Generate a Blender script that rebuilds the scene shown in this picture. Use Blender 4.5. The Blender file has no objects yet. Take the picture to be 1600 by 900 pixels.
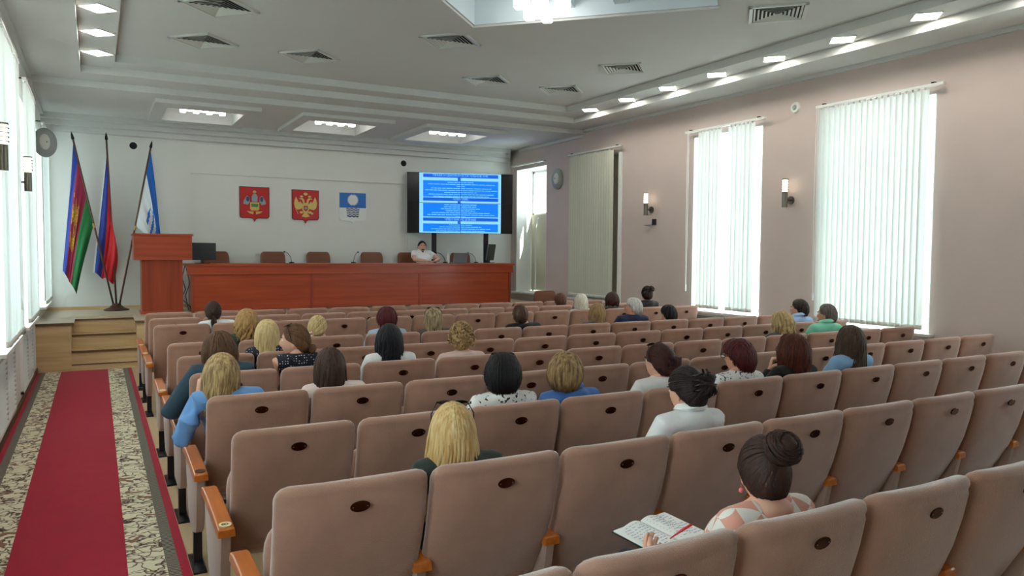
import bpy, bmesh, math, random
from mathutils import Vector, Matrix
random.seed(7)
PI = math.pi
scene = bpy.context.scene
C = scene.collection

# ------------------------------------------------------------------ camera
cam_d = bpy.data.cameras.new('camera'); cam = bpy.data.objects.new('camera', cam_d); C.objects.link(cam)
RX = (0.87699685, -0.0170212, 0.48019454)
RY = (-0.4804383, -0.04656556, 0.87579146)
RZ = (0.00745351, -0.99877021, -0.04901548)
m = Matrix(((RX[0], -RX[1], -RX[2], 0.0), (RY[0], -RY[1], -RY[2], 0.0), (RZ[0], -RZ[1], -RZ[2], 1.80), (0, 0, 0, 1)))
cam.matrix_world = m
cam_d.sensor_width = 36.0; cam_d.lens = 1184.9 * 36.0 / 1600.0
cam_d.clip_start = 0.05; cam_d.clip_end = 200
scene.camera = cam

# ------------------------------------------------------------------ light
world = bpy.data.worlds.new('sky'); scene.world = world; world.use_nodes = True
wn = world.node_tree; wn.nodes.clear()
wo = wn.nodes.new('ShaderNodeOutputWorld'); bg = wn.nodes.new('ShaderNodeBackground')
bg.inputs['Color'].default_value = (0.84, 0.94, 1.0, 1); bg.inputs['Strength'].default_value = 5.0
wn.links.new(bg.outputs[0], wo.inputs[0])
sun_d = bpy.data.lights.new('sun', 'SUN'); sun = bpy.data.objects.new('sun', sun_d); C.objects.link(sun)
sun_d.energy = 14.0; sun_d.angle = 0.009; sun_d.color = (1.0, 0.95, 0.86)
sun.rotation_euler = Vector((-0.22, 0.62, -0.75)).to_track_quat('-Z', 'Y').to_euler()
sun.location = (12, -4, 9)
scene.view_settings.view_transform = 'Standard'
scene.view_settings.look = 'None'
scene.view_settings.gamma = 1.0
scene.view_settings.use_curve_mapping = False
scene.view_settings.exposure = 0.72

# ------------------------------------------------------------------ materials
def lin(r, g, b):
    f = lambda c: (c/255/12.92) if c/255 <= 0.04045 else ((c/255+0.055)/1.055)**2.4
    return (f(r), f(g), f(b), 1)
def mat(name, col, rough=0.6, metal=0.0, var=0.0, scale=8.0, bump=0.0, bscale=120.0, sheen=0.0, spec=0.5,
        emit=None, estr=0.0, trans=0.0, alpha=1.0, coat=0.0, stretch=None, col2=None):
    mt = bpy.data.materials.new(name); mt.use_nodes = True
    nt = mt.node_tree; p = nt.nodes['Principled BSDF']
    if len(col) == 3: col = (*col, 1)
    p.inputs['Base Color'].default_value = col
    p.inputs['Roughness'].default_value = rough; p.inputs['Metallic'].default_value = metal
    p.inputs['Specular IOR Level'].default_value = spec
    if sheen: p.inputs['Sheen Weight'].default_value = sheen; p.inputs['Sheen Roughness'].default_value = 0.4
    if coat: p.inputs['Coat Weight'].default_value = coat; p.inputs['Coat Roughness'].default_value = 0.15
    if trans: p.inputs['Transmission Weight'].default_value = trans
    if emit: p.inputs['Emission Color'].default_value = (*emit[:3], 1); p.inputs['Emission Strength'].default_value = estr
    if alpha < 1: p.inputs['Alpha'].default_value = alpha
    tc = None
    if var or bump or col2:
        tc = nt.nodes.new('ShaderNodeTexCoord')
    if var or col2:
        src = tc.outputs['Object']
        if stretch:
            mp = nt.nodes.new('ShaderNodeMapping'); mp.inputs['Scale'].default_value = stretch
            nt.links.new(src, mp.inputs[0]); src = mp.outputs[0]
        n = nt.nodes.new('ShaderNodeTexNoise'); n.inputs['Scale'].default_value = scale; n.inputs['Detail'].default_value = 5
        nt.links.new(src, n.inputs['Vector'])
        mx = nt.nodes.new('ShaderNodeMixRGB')
        if col2:
            rp = nt.nodes.new('ShaderNodeValToRGB'); rp.color_ramp.elements[0].position = 0.30; rp.color_ramp.elements[1].position = 0.70
            nt.links.new(n.outputs['Fac'], rp.inputs[0]); nt.links.new(rp.outputs[0], mx.inputs[0])
            mx.inputs[1].default_value = col; mx.inputs[2].default_value = (*col2[:3], 1)
        else:
            nt.links.new(n.outputs['Fac'], mx.inputs[0])
            mx.inputs[1].default_value = tuple(max(0, c*(1-var)) for c in col[:3]) + (1,)
            mx.inputs[2].default_value = tuple(min(1, c*(1+var)) for c in col[:3]) + (1,)
        nt.links.new(mx.outputs[0], p.inputs['Base Color'])
    if bump:
        nb = nt.nodes.new('ShaderNodeTexNoise'); nb.inputs['Scale'].default_value = bscale; nb.inputs['Detail'].default_value = 3
        nt.links.new(tc.outputs['Object'], nb.inputs['Vector'])
        b = nt.nodes.new('ShaderNodeBump'); b.inputs['Strength'].default_value = bump; b.inputs['Distance'].default_value = 0.004
        nt.links.new(nb.outputs['Fac'], b.inputs['Height']); nt.links.new(b.outputs[0], p.inputs['Normal'])
    return mt
def wood(name, c1, c2, rough=0.35, axis='x', sc=3.0, coat=0.2):
    s = {'x': (0.35, 6, 6), 'y': (6, 0.35, 6), 'z': (6, 6, 0.35)}[axis]
    return mat(name, c1, rough=rough, col2=c2, scale=sc, stretch=s, coat=coat)
M = {}
M['wall_warm'] = mat('wall_warm', lin(206, 190, 183), 0.9, var=0.04, scale=3, bump=0.5, bscale=180, spec=0.2)
M['wall_white'] = mat('wall_white', lin(222, 223, 217), 0.9, var=0.03, scale=3, bump=0.4, bscale=200, spec=0.2)
M['ceiling'] = mat('ceiling_paint', lin(206, 207, 203), 0.9, var=0.03, scale=2, bump=0.15, bscale=200, spec=0.2)
M['floor'] = mat('floor_boards', lin(190, 165, 130), 0.5, var=0.12, scale=6, stretch=(4, 0.4, 1))
M['stage_wood'] = wood('stage_wood', lin(214, 183, 138), lin(186, 152, 106), 0.45, 'x', 3)
M['stage_top'] = mat('stage_floor', lin(196, 180, 156), 0.4, var=0.1, scale=5, stretch=(0.5, 5, 1))
M['edge_brown'] = mat('edge_brown', lin(96, 70, 44), 0.5)
M['cherry'] = wood('cherry_laminate', lin(186, 78, 40), lin(156, 58, 28), 0.35, 'x', 2.2, coat=0.25)
M['cherry_v'] = wood('cherry_laminate_upright', lin(172, 70, 36), lin(144, 52, 26), 0.35, 'z', 2.2, coat=0.25)
M['beech'] = wood('lacquered_beech', lin(206, 116, 44), lin(180, 92, 30), 0.28, 'y', 5, coat=0.4)
M['velvet'] = mat('brown_velvet', lin(170, 130, 111), 0.85, var=0.16, scale=11, bump=0.6, bscale=260, sheen=0.9, spec=0.15)
M['velvet_side'] = mat('side_panel_velvet', lin(172, 144, 130), 0.85, var=0.08, scale=5, bump=0.4, bscale=350, sheen=0.45, spec=0.15)
M['black_metal'] = mat('black_metal', lin(22, 22, 24), 0.45, spec=0.4)
M['bronze'] = mat('bronze_plate', lin(70, 30, 16), 0.15, metal=0.7)
M['rivet'] = mat('rivet_metal', lin(200, 190, 170), 0.25, metal=1)
M['cream_plate'] = mat('cream_plate', lin(222, 206, 160), 0.35)
M['brown_plate'] = mat('brown_plate', lin(62, 44, 36), 0.4)
M['ink'] = mat('ink', lin(24, 22, 20), 0.6)
M['white_plastic'] = mat('white_plastic', lin(226, 228, 222), 0.45)
M['grey_plastic'] = mat('grey_plastic', lin(150, 158, 155), 0.6)
M['white_frame'] = mat('white_window_frame', lin(235, 236, 232), 0.4)
M['steel'] = mat('brushed_steel', lin(120, 114, 104), 0.3, metal=1)
M['dark'] = mat('dark_void', lin(18, 18, 18), 0.8)
M['alu'] = mat('white_aluminium', lin(205, 208, 200), 0.4, var=0.02)
M['glow_panel'] = mat('lamp_panel', (1, 1, 1), 0.5, emit=(1.0, 0.95, 0.86), estr=28)
M['crystal'] = mat('crystal_glow', (1, 1, 1), 0.1, emit=(1.0, 0.97, 0.93), estr=3.2)
M['cool_tube'] = mat('cove_glow', (1, 1, 1), 0.4, emit=(0.72, 0.88, 1.0), estr=6)
M['sconce_glass'] = mat('sconce_glass', (1, 1, 1), 0.4, emit=(1.0, 0.86, 0.62), estr=2.2)
M['leather'] = mat('brown_leather', lin(120, 68, 40), 0.4, var=0.1, scale=10, bump=0.2, bscale=200)
M['monitor_black'] = mat('monitor_black', lin(14, 15, 18), 0.22)
M['screen_off'] = mat('unlit_screen', lin(10, 12, 22), 0.16)
M['bezel'] = mat('bezel_black', lin(12, 12, 14), 0.4)
M['slide_bg'] = mat('slide_pale', (0, 0, 0), 0.3, emit=(0.17, 0.44, 0.70), estr=1.0)
M['slide_blue'] = mat('slide_blue', (0, 0, 0), 0.3, emit=(0.0, 0.135, 0.72), estr=1.0)
M['slide_head'] = mat('slide_heading', (0, 0, 0), 0.3, emit=(0.0, 0.07, 0.46), estr=1.0)
M['slide_text'] = mat('slide_text', (0, 0, 0), 0.3, emit=(0.13, 0.42, 0.72), estr=1.0)
M['silver'] = mat('laptop_silver', lin(130, 138, 146), 0.35, metal=0.15)
M['paper'] = mat('paper', lin(240, 240, 236), 0.8)
M['shield_red'] = mat('shield_red', lin(190, 18, 22), 0.35, coat=0.4)
M['shield_edge'] = mat('shield_edge', lin(60, 10, 12), 0.4)
M['gold'] = mat('gold_relief', lin(212, 186, 110), 0.35, metal=0.5, var=0.2, scale=60)
M['silverrelief'] = mat('silver_relief', lin(150, 165, 175), 0.35, metal=0.4, var=0.2, scale=60)
M['green'] = mat('emblem_green', lin(70, 130, 70), 0.5)
M['city_blue'] = mat('city_blue', lin(34, 110, 190), 0.5)
M['shield_white'] = mat('shield_white', lin(226, 230, 226), 0.45)
M['navy'] = mat('wave_navy', lin(30, 70, 120), 0.5)
M['pole_wood'] = mat('flag_pole', lin(92, 66, 50), 0.45)
M['brass'] = mat('brass', lin(200, 170, 100), 0.3, metal=0.8)
M['base_brown'] = mat('flag_base', lin(80, 46, 34), 0.4)
M['f_blue'] = mat('flag_blue', lin(36, 60, 150), 0.7, sheen=0.2)
M['f_crimson'] = mat('flag_crimson', lin(150, 30, 66), 0.7, sheen=0.2)
M['f_green'] = mat('flag_green', lin(18, 110, 52), 0.7, sheen=0.2)
M['f_gold'] = mat('flag_gold', lin(214, 178, 50), 0.6, col2=lin(140, 70, 40), scale=40)
M['f_white'] = mat('flag_white', lin(220, 224, 226), 0.7)
M['f_red'] = mat('flag_red', lin(206, 28, 40), 0.7, sheen=0.2)
M['f_sky'] = mat('flag_azure', lin(20, 100, 190), 0.7, sheen=0.2)
M['cable'] = mat('cable_black', lin(16, 16, 16), 0.6)
M['glass'] = mat('clear_glass', (1, 1, 1), 0.02, trans=1.0)
M['beige_panel'] = mat('beige_panel', lin(176, 166, 136), 0.7)
M['blackout'] = mat('sun_shade', lin(214, 208, 186), 0.7)
M['pink'] = mat('pink_bead', lin(240, 110, 120), 0.3)
M['red_pen'] = mat('red_pen', lin(220, 40, 60), 0.3)
def translucent(name, col, fac):
    mt = bpy.data.materials.new(name); mt.use_nodes = True; nt = mt.node_tree; nt.nodes.clear()
    o = nt.nodes.new('ShaderNodeOutputMaterial'); d = nt.nodes.new('ShaderNodeBsdfDiffuse'); t = nt.nodes.new('ShaderNodeBsdfTranslucent')
    x = nt.nodes.new('ShaderNodeMixShader'); x.inputs[0].default_value = fac
    d.inputs[0].default_value = col; t.inputs[0].default_value = col
    nt.links.new(d.outputs[0], x.inputs[1]); nt.links.new(t.outputs[0], x.inputs[2]); nt.links.new(x.outputs[0], o.inputs[0])
    return mt
M['slat'] = translucent('blind_fabric', lin(212, 215, 210), 0.30)
M['slat_thick'] = translucent('blind_fabric_opaque', lin(206, 208, 194), 0.06)
def thin_glass():
    mt = bpy.data.materials.new('window_glass'); mt.use_nodes = True; nt = mt.node_tree; nt.nodes.clear()
    o = nt.nodes.new('ShaderNodeOutputMaterial'); t = nt.nodes.new('ShaderNodeBsdfTransparent'); g = nt.nodes.new('ShaderNodeBsdfGlossy')
    g.inputs['Roughness'].default_value = 0.02; t.inputs[0].default_value = (0.93, 0.98, 0.97, 1)
    x = nt.nodes.new('ShaderNodeMixShader'); x.inputs[0].default_value = 0.06
    nt.links.new(t.outputs[0], x.inputs[1]); nt.links.new(g.outputs[0], x.inputs[2]); nt.links.new(x.outputs[0], o.inputs[0])
    return mt
M['pane'] = thin_glass()
def carpet_mats():
    # ornate cream border: procedural floral scrolls
    mt = bpy.data.materials.new('carpet_ornament'); mt.use_nodes = True; nt = mt.node_tree; p = nt.nodes['Principled BSDF']; p.inputs['Roughness'].default_value = 0.95
    tc = nt.nodes.new('ShaderNodeTexCoord')
    n = nt.nodes.new('ShaderNodeTexNoise'); n.inputs['Scale'].default_value = 9; n.inputs['Detail'].default_value = 2
    nt.links.new(tc.outputs['Object'], n.inputs['Vector'])
    mixv = nt.nodes.new('ShaderNodeMixRGB'); mixv.inputs[0].default_value = 0.22
    nt.links.new(tc.outputs['Object'], mixv.inputs[1]); nt.links.new(n.outputs['Color'], mixv.inputs[2])
    mp = nt.nodes.new('ShaderNodeMapping'); mp.inputs['Scale'].default_value = (8, 11, 1); nt.links.new(mixv.outputs[0], mp.inputs[0])
    v = nt.nodes.new('ShaderNodeTexVoronoi'); v.feature = 'DISTANCE_TO_EDGE'; v.inputs['Scale'].default_value = 1.5; nt.links.new(mp.outputs[0], v.inputs['Vector'])
    v2 = nt.nodes.new('ShaderNodeTexVoronoi'); v2.inputs['Scale'].default_value = 1.0; nt.links.new(mp.outputs[0], v2.inputs['Vector'])
    r = nt.nodes.new('ShaderNodeValToRGB'); r.color_ramp.elements[0].position = 0.02; r.color_ramp.elements[0].color = lin(76, 46, 36)
    r.color_ramp.elements[1].position = 0.10; r.color_ramp.elements[1].color = lin(214, 206, 178)
    nt.links.new(v.outputs['Distance'], r.inputs[0])
    r2 = nt.nodes.new('ShaderNodeValToRGB'); r2.color_ramp.elements[0].position = 0.22; r2.color_ramp.elements[1].position = 0.27
    r2.color_ramp.elements[0].color = (1, 1, 1, 1); r2.color_ramp.elements[1].color = (0, 0, 0, 1)
    nt.links.new(v2.outputs['Distance'], r2.inputs[0])
    mx = nt.nodes.new('ShaderNodeMixRGB'); nt.links.new(r2.outputs[0], mx.inputs[0]); nt.links.new(r.outputs[0], mx.inputs[1]); mx.inputs[2].default_value = lin(128, 92, 70)
    nt.links.new(mx.outputs[0], p.inputs['Base Color'])
    M['carpet_orn'] = mt
    mt = bpy.data.materials.new('carpet_grey_band'); mt.use_nodes = True; nt = mt.node_tree; p = nt.nodes['Principled BSDF']; p.inputs['Roughness'].default_value = 0.95
    tc = nt.nodes.new('ShaderNodeTexCoord'); w = nt.nodes.new('ShaderNodeTexWave'); w.inputs['Scale'].default_value = 14; w.inputs['Distortion'].default_value = 3; w.bands_direction = 'Y'
    nt.links.new(tc.outputs['Object'], w.inputs['Vector']); r = nt.nodes.new('ShaderNodeValToRGB')
    r.color_ramp.elements[0].color = lin(44, 40, 38); r.color_ramp.elements[1].color = lin(140, 132, 118); nt.links.new(w.outputs['Fac'], r.inputs[0])
    nt.links.new(r.outputs[0], p.inputs['Base Color']); M['carpet_grey'] = mt
carpet_mats()
M['carpet_red'] = mat('carpet_red', lin(164, 24, 50), 0.95, var=0.14, scale=7, bump=0.5, bscale=500, sheen=0.2, spec=0.1)

# ------------------------------------------------------------------ mesh helpers
class MB:
    def __init__(s): s.v = []; s.f = []; s.mi = []; s.cur = 0
    def face(s, idx): s.f.append(tuple(idx)); s.mi.append(s.cur)
    def add(s, vs, fs):
        o = len(s.v); s.v += [tuple(v) for v in vs]
        for f in fs: s.face([i+o for i in f])
    def box(s, x0, x1, y0, y1, z0, z1, mtx=None):
        vs = [Vector(p) for p in ((x0,y0,z0),(x1,y0,z0),(x1,y1,z0),(x0,y1,z0),(x0,y0,z1),(x1,y0,z1),(x1,y1,z1),(x0,y1,z1))]
        if mtx: vs = [mtx @ v for v in vs]
        s.add(vs, ((0,3,2,1),(4,5,6,7),(0,1,5,4),(1,2,6,5),(2,3,7,6),(3,0,4,7)))
    def rings(s, rs, cap=True, closed=True):
        o = len(s.v); n = len(rs[0])
        for r in rs: s.v += [tuple(p) for p in r]
        for i in range(len(rs)-1):
            for j in range(n if closed else n-1):
                k = (j+1) % n
                s.face((o+i*n+j, o+i*n+k, o+(i+1)*n+k, o+(i+1)*n+j))
        if cap and closed:
            s.face([o+j for j in reversed(range(n))]); s.face([o+(len(rs)-1)*n+j for j in range(n)])
    def tube(s, pts, rad, seg=8, flat=1.0, up=None):
        pts = [Vector(p) for p in pts]; rs = []
        for i, p in enumerate(pts):
            t = (pts[min(i+1, len(pts)-1)] - pts[max(i-1, 0)])
            if t.length < 1e-9: t = Vector((0, 0, 1))
            t.normalize()
            if up is not None:
                a = Vector(up[i] if isinstance(up, list) else up); a = a - t*a.dot(t)
                if a.length < 1e-6: a = t.orthogonal()
            else:
                a = Vector((0, 0, 1)) if abs(t.z) < 0.9 else Vector((1, 0, 0)); a = a - t*a.dot(t)
            a.normalize(); b = t.cross(a)
            r = rad[i] if isinstance(rad, (list, tuple)) else rad
            rs.append([p + b*(r*math.cos(2*PI*k/seg)) + a*(r*flat*math.sin(2*PI*k/seg)) for k in range(seg)])
        s.rings(rs)
    def cyl(s, c, r, z0, z1, seg=24, r1=None, mtx=None):
        r1 = r if r1 is None else r1
        a = [Vector((c[0]+r*math.cos(2*PI*k/seg), c[1]+r*math.sin(2*PI*k/seg), z0)) for k in range(seg)]
        b = [Vector((c[0]+r1*math.cos(2*PI*k/seg), c[1]+r1*math.sin(2*PI*k/seg), z1)) for k in range(seg)]
        if mtx: a = [mtx @ v for v in a]; b = [mtx @ v for v in b]
        s.rings([a, b])
    def ball(s, c, rx, ry=None, rz=None, nu=14, nv=9, mtx=None):
        ry = rx if ry is None else ry; rz = rx if rz is None else rz; rs = []
        for i in range(nv+1):
            th = PI*(i/nv); th = min(max(th, 0.03), PI-0.03)
            r = [Vector((rx*math.sin(th)*math.cos(2*PI*k/nu), ry*math.sin(th)*math.sin(2*PI*k/nu), -rz*math.cos(th))) for k in range(nu)]
            if mtx: r = [mtx @ v for v in r]
            rs.append([v + Vector(c) for v in r])
        s.rings(rs)
    def prism(s, poly, f0, f1):
        # poly: list of 2D, f0/f1 map 2D -> 3D for both ends
        n = len(poly); a = [f0(*p) for p in poly]; b = [f1(*p) for p in poly]
        o = len(s.v); s.v += [tuple(x) for x in a] + [tuple(x) for x in b]
        s.face([o+i for i in range(n)]); s.face([o+n+i for i in reversed(range(n))])
        for i in range(n): s.face((o+i, o+n+i, o+n+(i+1) % n, o+(i+1) % n))
    def mesh(s, name, mats, smooth=False, fix=True):
        me = bpy.data.meshes.new(name); me.from_pydata(s.v, [], s.f)
        if not isinstance(mats, (list, tuple)): mats = [mats]
        for mm in mats: me.materials.append(mm)
        if len(mats) > 1: me.polygons.foreach_set('material_index', s.mi)
        if fix:
            b = bmesh.new(); b.from_mesh(me); bmesh.ops.recalc_face_normals(b, faces=b.faces); b.to_mesh(me); b.free()
        if smooth:
            me.polygons.foreach_set('use_smooth', [True]*len(me.polygons))
            if smooth != 'all': me.set_sharp_from_angle(angle=math.radians(smooth if smooth is not True else 40))
        return me
def link(name, me, parent=None, loc=(0,0,0), rot=(0,0,0)):
    o = bpy.data.objects.new(name, me); C.objects.link(o); o.location = loc; o.rotation_euler = rot
    if parent: o.parent = parent
    return o
def tag(o, label, cat, group=None):
    o['label'] = label; o['category'] = cat
    if group: o['group'] = group
    return o
def empty(name, loc, rz=0, label=None, cat=None, group=None):
    o = bpy.data.objects.new(name, None); C.objects.link(o); o.location = loc; o.rotation_euler = (0, 0, rz); o.empty_display_size = 0.1
    if label: tag(o, label, cat, group)
    return o
def struct(name, mb, mt, smooth=False, parent=None):
    o = link(name, mb.mesh(name, mt, smooth), parent)
    if not parent: o['kind'] = 'structure'
    return o
def boxo(name, dims, mt, parent=None, bevel=0.0, mtx=None):
    mb = MB(); mb.box(*dims, mtx=mtx); me = mb.mesh(name, mt)
    if bevel:
        b = bmesh.new(); b.from_mesh(me); bmesh.ops.bevel(b, geom=b.edges[:], offset=bevel, segments=2, affect='EDGES', profile=0.5); b.to_mesh(me); b.free()
    return link(name, me, parent)
ORD = ['first', 'second', 'third', 'fourth', 'fifth', 'sixth', 'seventh', 'eighth', 'ninth', 'tenth', 'eleventh', 'twelfth', 'thirteenth']

# ------------------------------------------------------------------ room shell
XL, XR, YB, YF, ZT = -0.78, 8.37, 15.38, -2.2, 4.9
STZ = 0.70
WD = 0.55           # wall depth
RWIN = [(0.2, 1.6), (2.4, 3.80), (5.30, 6.78), (7.85, 9.28), (11.22, 12.72), (13.78, 15.08)]  # nearest openings continue the pattern out of view, added for their daylight
LWIN = [(0.3, 1.85), (2.75, 4.3), (5.2, 6.75), (7.75, 9.3), (10.25, 11.8), (13.6, 15.1)]  # nearest openings here are unseen too, added for the light they let in
WZ0, WZ1 = 0.88, 3.62
mb = MB(); mb.box(XL-WD, XR+WD, YF, YB+0.3, -0.2, 0); floor = struct('floor', mb, M['floor'])
def wall(name, side, wins, mt):
    mb = MB(); x0, x1 = (XR, XR+WD) if side > 0 else (XL-WD, XL)
    y = YF
    for a, b in wins:
        mb.box(x0, x1, y, a, 0, ZT); mb.box(x0, x1, a, b, 0, WZ0); mb.box(x0, x1, a, b, WZ1, ZT); y = b
    mb.box(x0, x1, y, YB+0.3, 0, ZT)
    return struct(name, mb, mt)
wall('wall_right', 1, RWIN, M['wall_warm']); wall('wall_left', -1, LWIN, M['wall_white'])
mb = MB(); mb.box(XL-WD, XR+WD, YB, YB+0.3, 0, ZT); 
# shallow raised field on the stage wall with a lower recess
mb.box(0.95, 8.37, YB-0.035, YB, 3.2, 3.55); mb.box(0.95, 1.57, YB-0.035, YB, STZ, 3.2); mb.box(5.86, 8.37, YB-0.035, YB, STZ, 3.2)
struct('wall_back', mb, M['wall_white'])
mb = MB(); mb.box(XL-WD, XR+WD, YF-0.3, YF, 0, ZT); struct('wall_front', mb, M['wall_warm'])
# ceiling: stepped
ZM, ZS, ZO, Z3 = 4.35, 4.25, 4.15, 4.06
mb = MB()
mb.box(XL-WD, XR+WD, YF-0.3, YB+0.3, ZT, ZT+0.15)  # unseen roof slab over the steps, added to block the sky
mx0, mx1, my0, my1 = 0.26, 7.34, YF, 11.42
cx, cy, hd = 3.8, 5.98, 1.88
TL, TR, BR, BL = (mx0, my1), (mx1, my1), (mx1, my0), (mx0, my0)
N_, E_, S_, W_ = (cx, cy+hd), (cx+hd, cy), (cx, cy-hd), (cx-hd, cy)
for t in ((TL, TR, N_), (TR, E_, N_), (TR, BR, E_), (BR, S_, E_), (BR, BL, S_), (BL, W_, S_), (BL, TL, W_), (TL, N_, W_)):
    mb.add([(p[0], p[1], ZM) for p in t], [(0, 1, 2)])
mb.box(mx0-0.4, mx0, YF, 11.8, ZS, ZT); mb.box(mx1, mx1+0.4, YF, 11.8, ZS, ZT); mb.box(mx0, mx1, my1, 11.8, ZS, ZT)
mb.box(XL, mx0-0.4, YF, 12.35, ZO, ZT); mb.box(mx1+0.4, XR, YF, 12.35, ZO, ZT); mb.box(mx0-0.4, mx1+0.4, 11.8, 12.35, ZO, ZT)
struct('ceiling', mb, M['ceiling'])
WELLS = [(1.02, 2.17), (3.23, 4.43), (5.42, 6.66)]
WY0, WY1 = 13.15, 14.42
mb = MB(); xs = [XL] + [x for w in WELLS for x in w] + [XR]
mb.box(XL, XR, 12.35, WY0, Z3, ZT); mb.box(XL, XR, WY1, YB, Z3, ZT)
for i in range(0, len(xs), 2): mb.box(xs[i], xs[i+1], WY0, WY1, Z3, ZT)
for a, b in WELLS:   # hanging frame around each light well
    x0, x1, y0, y1, z0 = a-0.2, b+0.2, 12.72, 14.72, Z3-0.06
    mb.box(x0, a, y0, y1, z0, Z3); mb.box(b, x1, y0, y1, z0, Z3); mb.box(a, b, y0, WY0, z0, Z3); mb.box(a, b, WY1, y1, z0, Z3)
for k, (yy, zz) in enumerate(((14.92, 3.97), (15.08, 3.89), (15.22, 3.80))): mb.box(XL, XR-0.25+0.08*k, yy, YB, zz, Z3 if k == 0 else zz+0.09)
struct('trim_1', mb, M['ceiling'])
mb = MB(); mb.box(XL, XL+0.05, YF, 12.35, ZO-0.05, ZO); mb.box(XR-0.05, XR, YF, 12.35, ZO-0.05, ZO); mb.box(XR-0.05, XR, 12.35, 14.9, Z3-0.05, Z3); mb.box(XL, XL+0.05, 12.35, 14.9, Z3-0.05, Z3)
struct('trim_2', mb, M['ceiling'])
# diamond ceiling coffer
mb = MB(); top = ZM+0.38
dm = [N_, E_, S_, W_]
for i in range(4):
    a, b = dm[i], dm[(i+1) % 4]
    mb.add([(a[0], a[1], ZM), (b[0], b[1], ZM), (b[0], b[1], top), (a[0], a[1], top)], [(0, 1, 2, 3)])
mb.add([(p[0], p[1], top) for p in dm], [(0, 1, 2, 3)])
d = Matrix.Translation((cx, cy, 0)) @ Matrix.Rotation(PI/4, 4, 'Z')
h = hd/math.sqrt(2)
mb.box(-h, h, 0.18, 0.34, ZM+0.10, top, mtx=d); mb.box(-h, h, -0.42, -0.26, ZM+0.10, top, mtx=d)
M['coffer'] = mat('coffer_cool_light_tint', lin(214, 226, 230), 0.8)  # pale blue puts the cool light on the coffer faces into the colour
struct('trim_3', mb, M['coffer'])
# low rim step around the coffer
mb = MB()
ho = h+0.28
for s in ((-ho, ho, h+0.02, ho), (-ho, ho, -ho, -h-0.02), (-ho, -h-0.02, -h-0.02, h+0.02), (h+0.02, ho, -h-0.02, h+0.02)):
    mb.box(s[0], s[1], s[2], s[3], ZM-0.025, ZM+0.01, mtx=d)
struct('trim_4', mb, M['ceiling'])
# ------------------------------------------------------------------ windows
def window(idx, side, y0, y1, name):
    xo = XR+WD-0.10 if side > 0 else XL-WD+0.10     # frame plane
    t = 0.03; mb = MB(); fx0, fx1 = xo-t, xo+t; w = 0.07; ym = (y0+y1)/2; zt = 2.62
    mb.box(fx0, fx1, y0, y0+w, WZ0, WZ1); mb.box(fx0, fx1, y1-w, y1, WZ0, WZ1)
    mb.box(fx0, fx1, y0, y1, WZ0, WZ0+w); mb.box(fx0, fx1, y0, y1, WZ1-w, WZ1)
    mb.box(fx0, fx1, ym-w/2, ym+w/2, WZ0, WZ1); mb.box(fx0, fx1, y0, y1, zt-w/2, zt+w/2)
    wf = struct(name, mb, M['white_frame'])
    for (a, b) in ((y0+w, ym-w/2), (ym+w/2, y1-w)):
        for (c, d_) in ((WZ0+w, zt-w/2), (zt+w/2, WZ1-w)):
            boxo('pane', (xo-0.003, xo+0.003, a, b, c, d_), M['pane'], wf)
    s = -1 if side > 0 else 1
    xi = XR if side > 0 else XL
    a, b = sorted((xi, xo)); e = 0.012
    for q in ((a, b, y0, y0+e, WZ0, WZ1), (a, b, y1-e, y1, WZ0, WZ1), (a, b, y0, y1, WZ1-e, WZ1)): boxo('reveal_daylight_lining', q, M['white_frame'], wf)  # white lining added so the reveals look as bright as daylight makes them
    xs = sorted((xi + s*0.10, xo))
    boxo('window_sill', (xs[0], xs[1], y0-0.06, y1+0.06, WZ0-0.03, WZ0+0.005), M['white_frame'], wf, 0.004)
    return wf
wi = 1
RW = []
for (a, b) in RWIN: RW.append(window(wi, 1, a, b, 'window_%d' % wi)); wi += 1
for (a, b) in LWIN: window(wi, -1, a, b, 'window_%d' % wi); wi += 1
# lower roller shade of the bare stage window, and boarded window
boxo('shade', (XR+WD-0.16, XR+WD-0.15, 13.82, 15.06, 0.92, 2.62), M['blackout'], RW[5])
mb = MB(); mb.tube([(XR+0.30, 14.72, 0.92), (XR+0.30, 14.72, 2.2), (XR+0.34, 14.70, 2.55)], 0.018, 10); link('pipe', mb.mesh('pipe', M['white_plastic'], 40), RW[5])
boxo('backing_panel', (XR+0.16, XR+0.18, 11.24, 12.70, 0.885, 3.61), M['beige_panel'], RW[4])
boxo('side_board', (XR-0.02, XR+0.02, 11.14, 11.24, 0.5, 3.6), M['white_frame'], RW[4])
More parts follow.
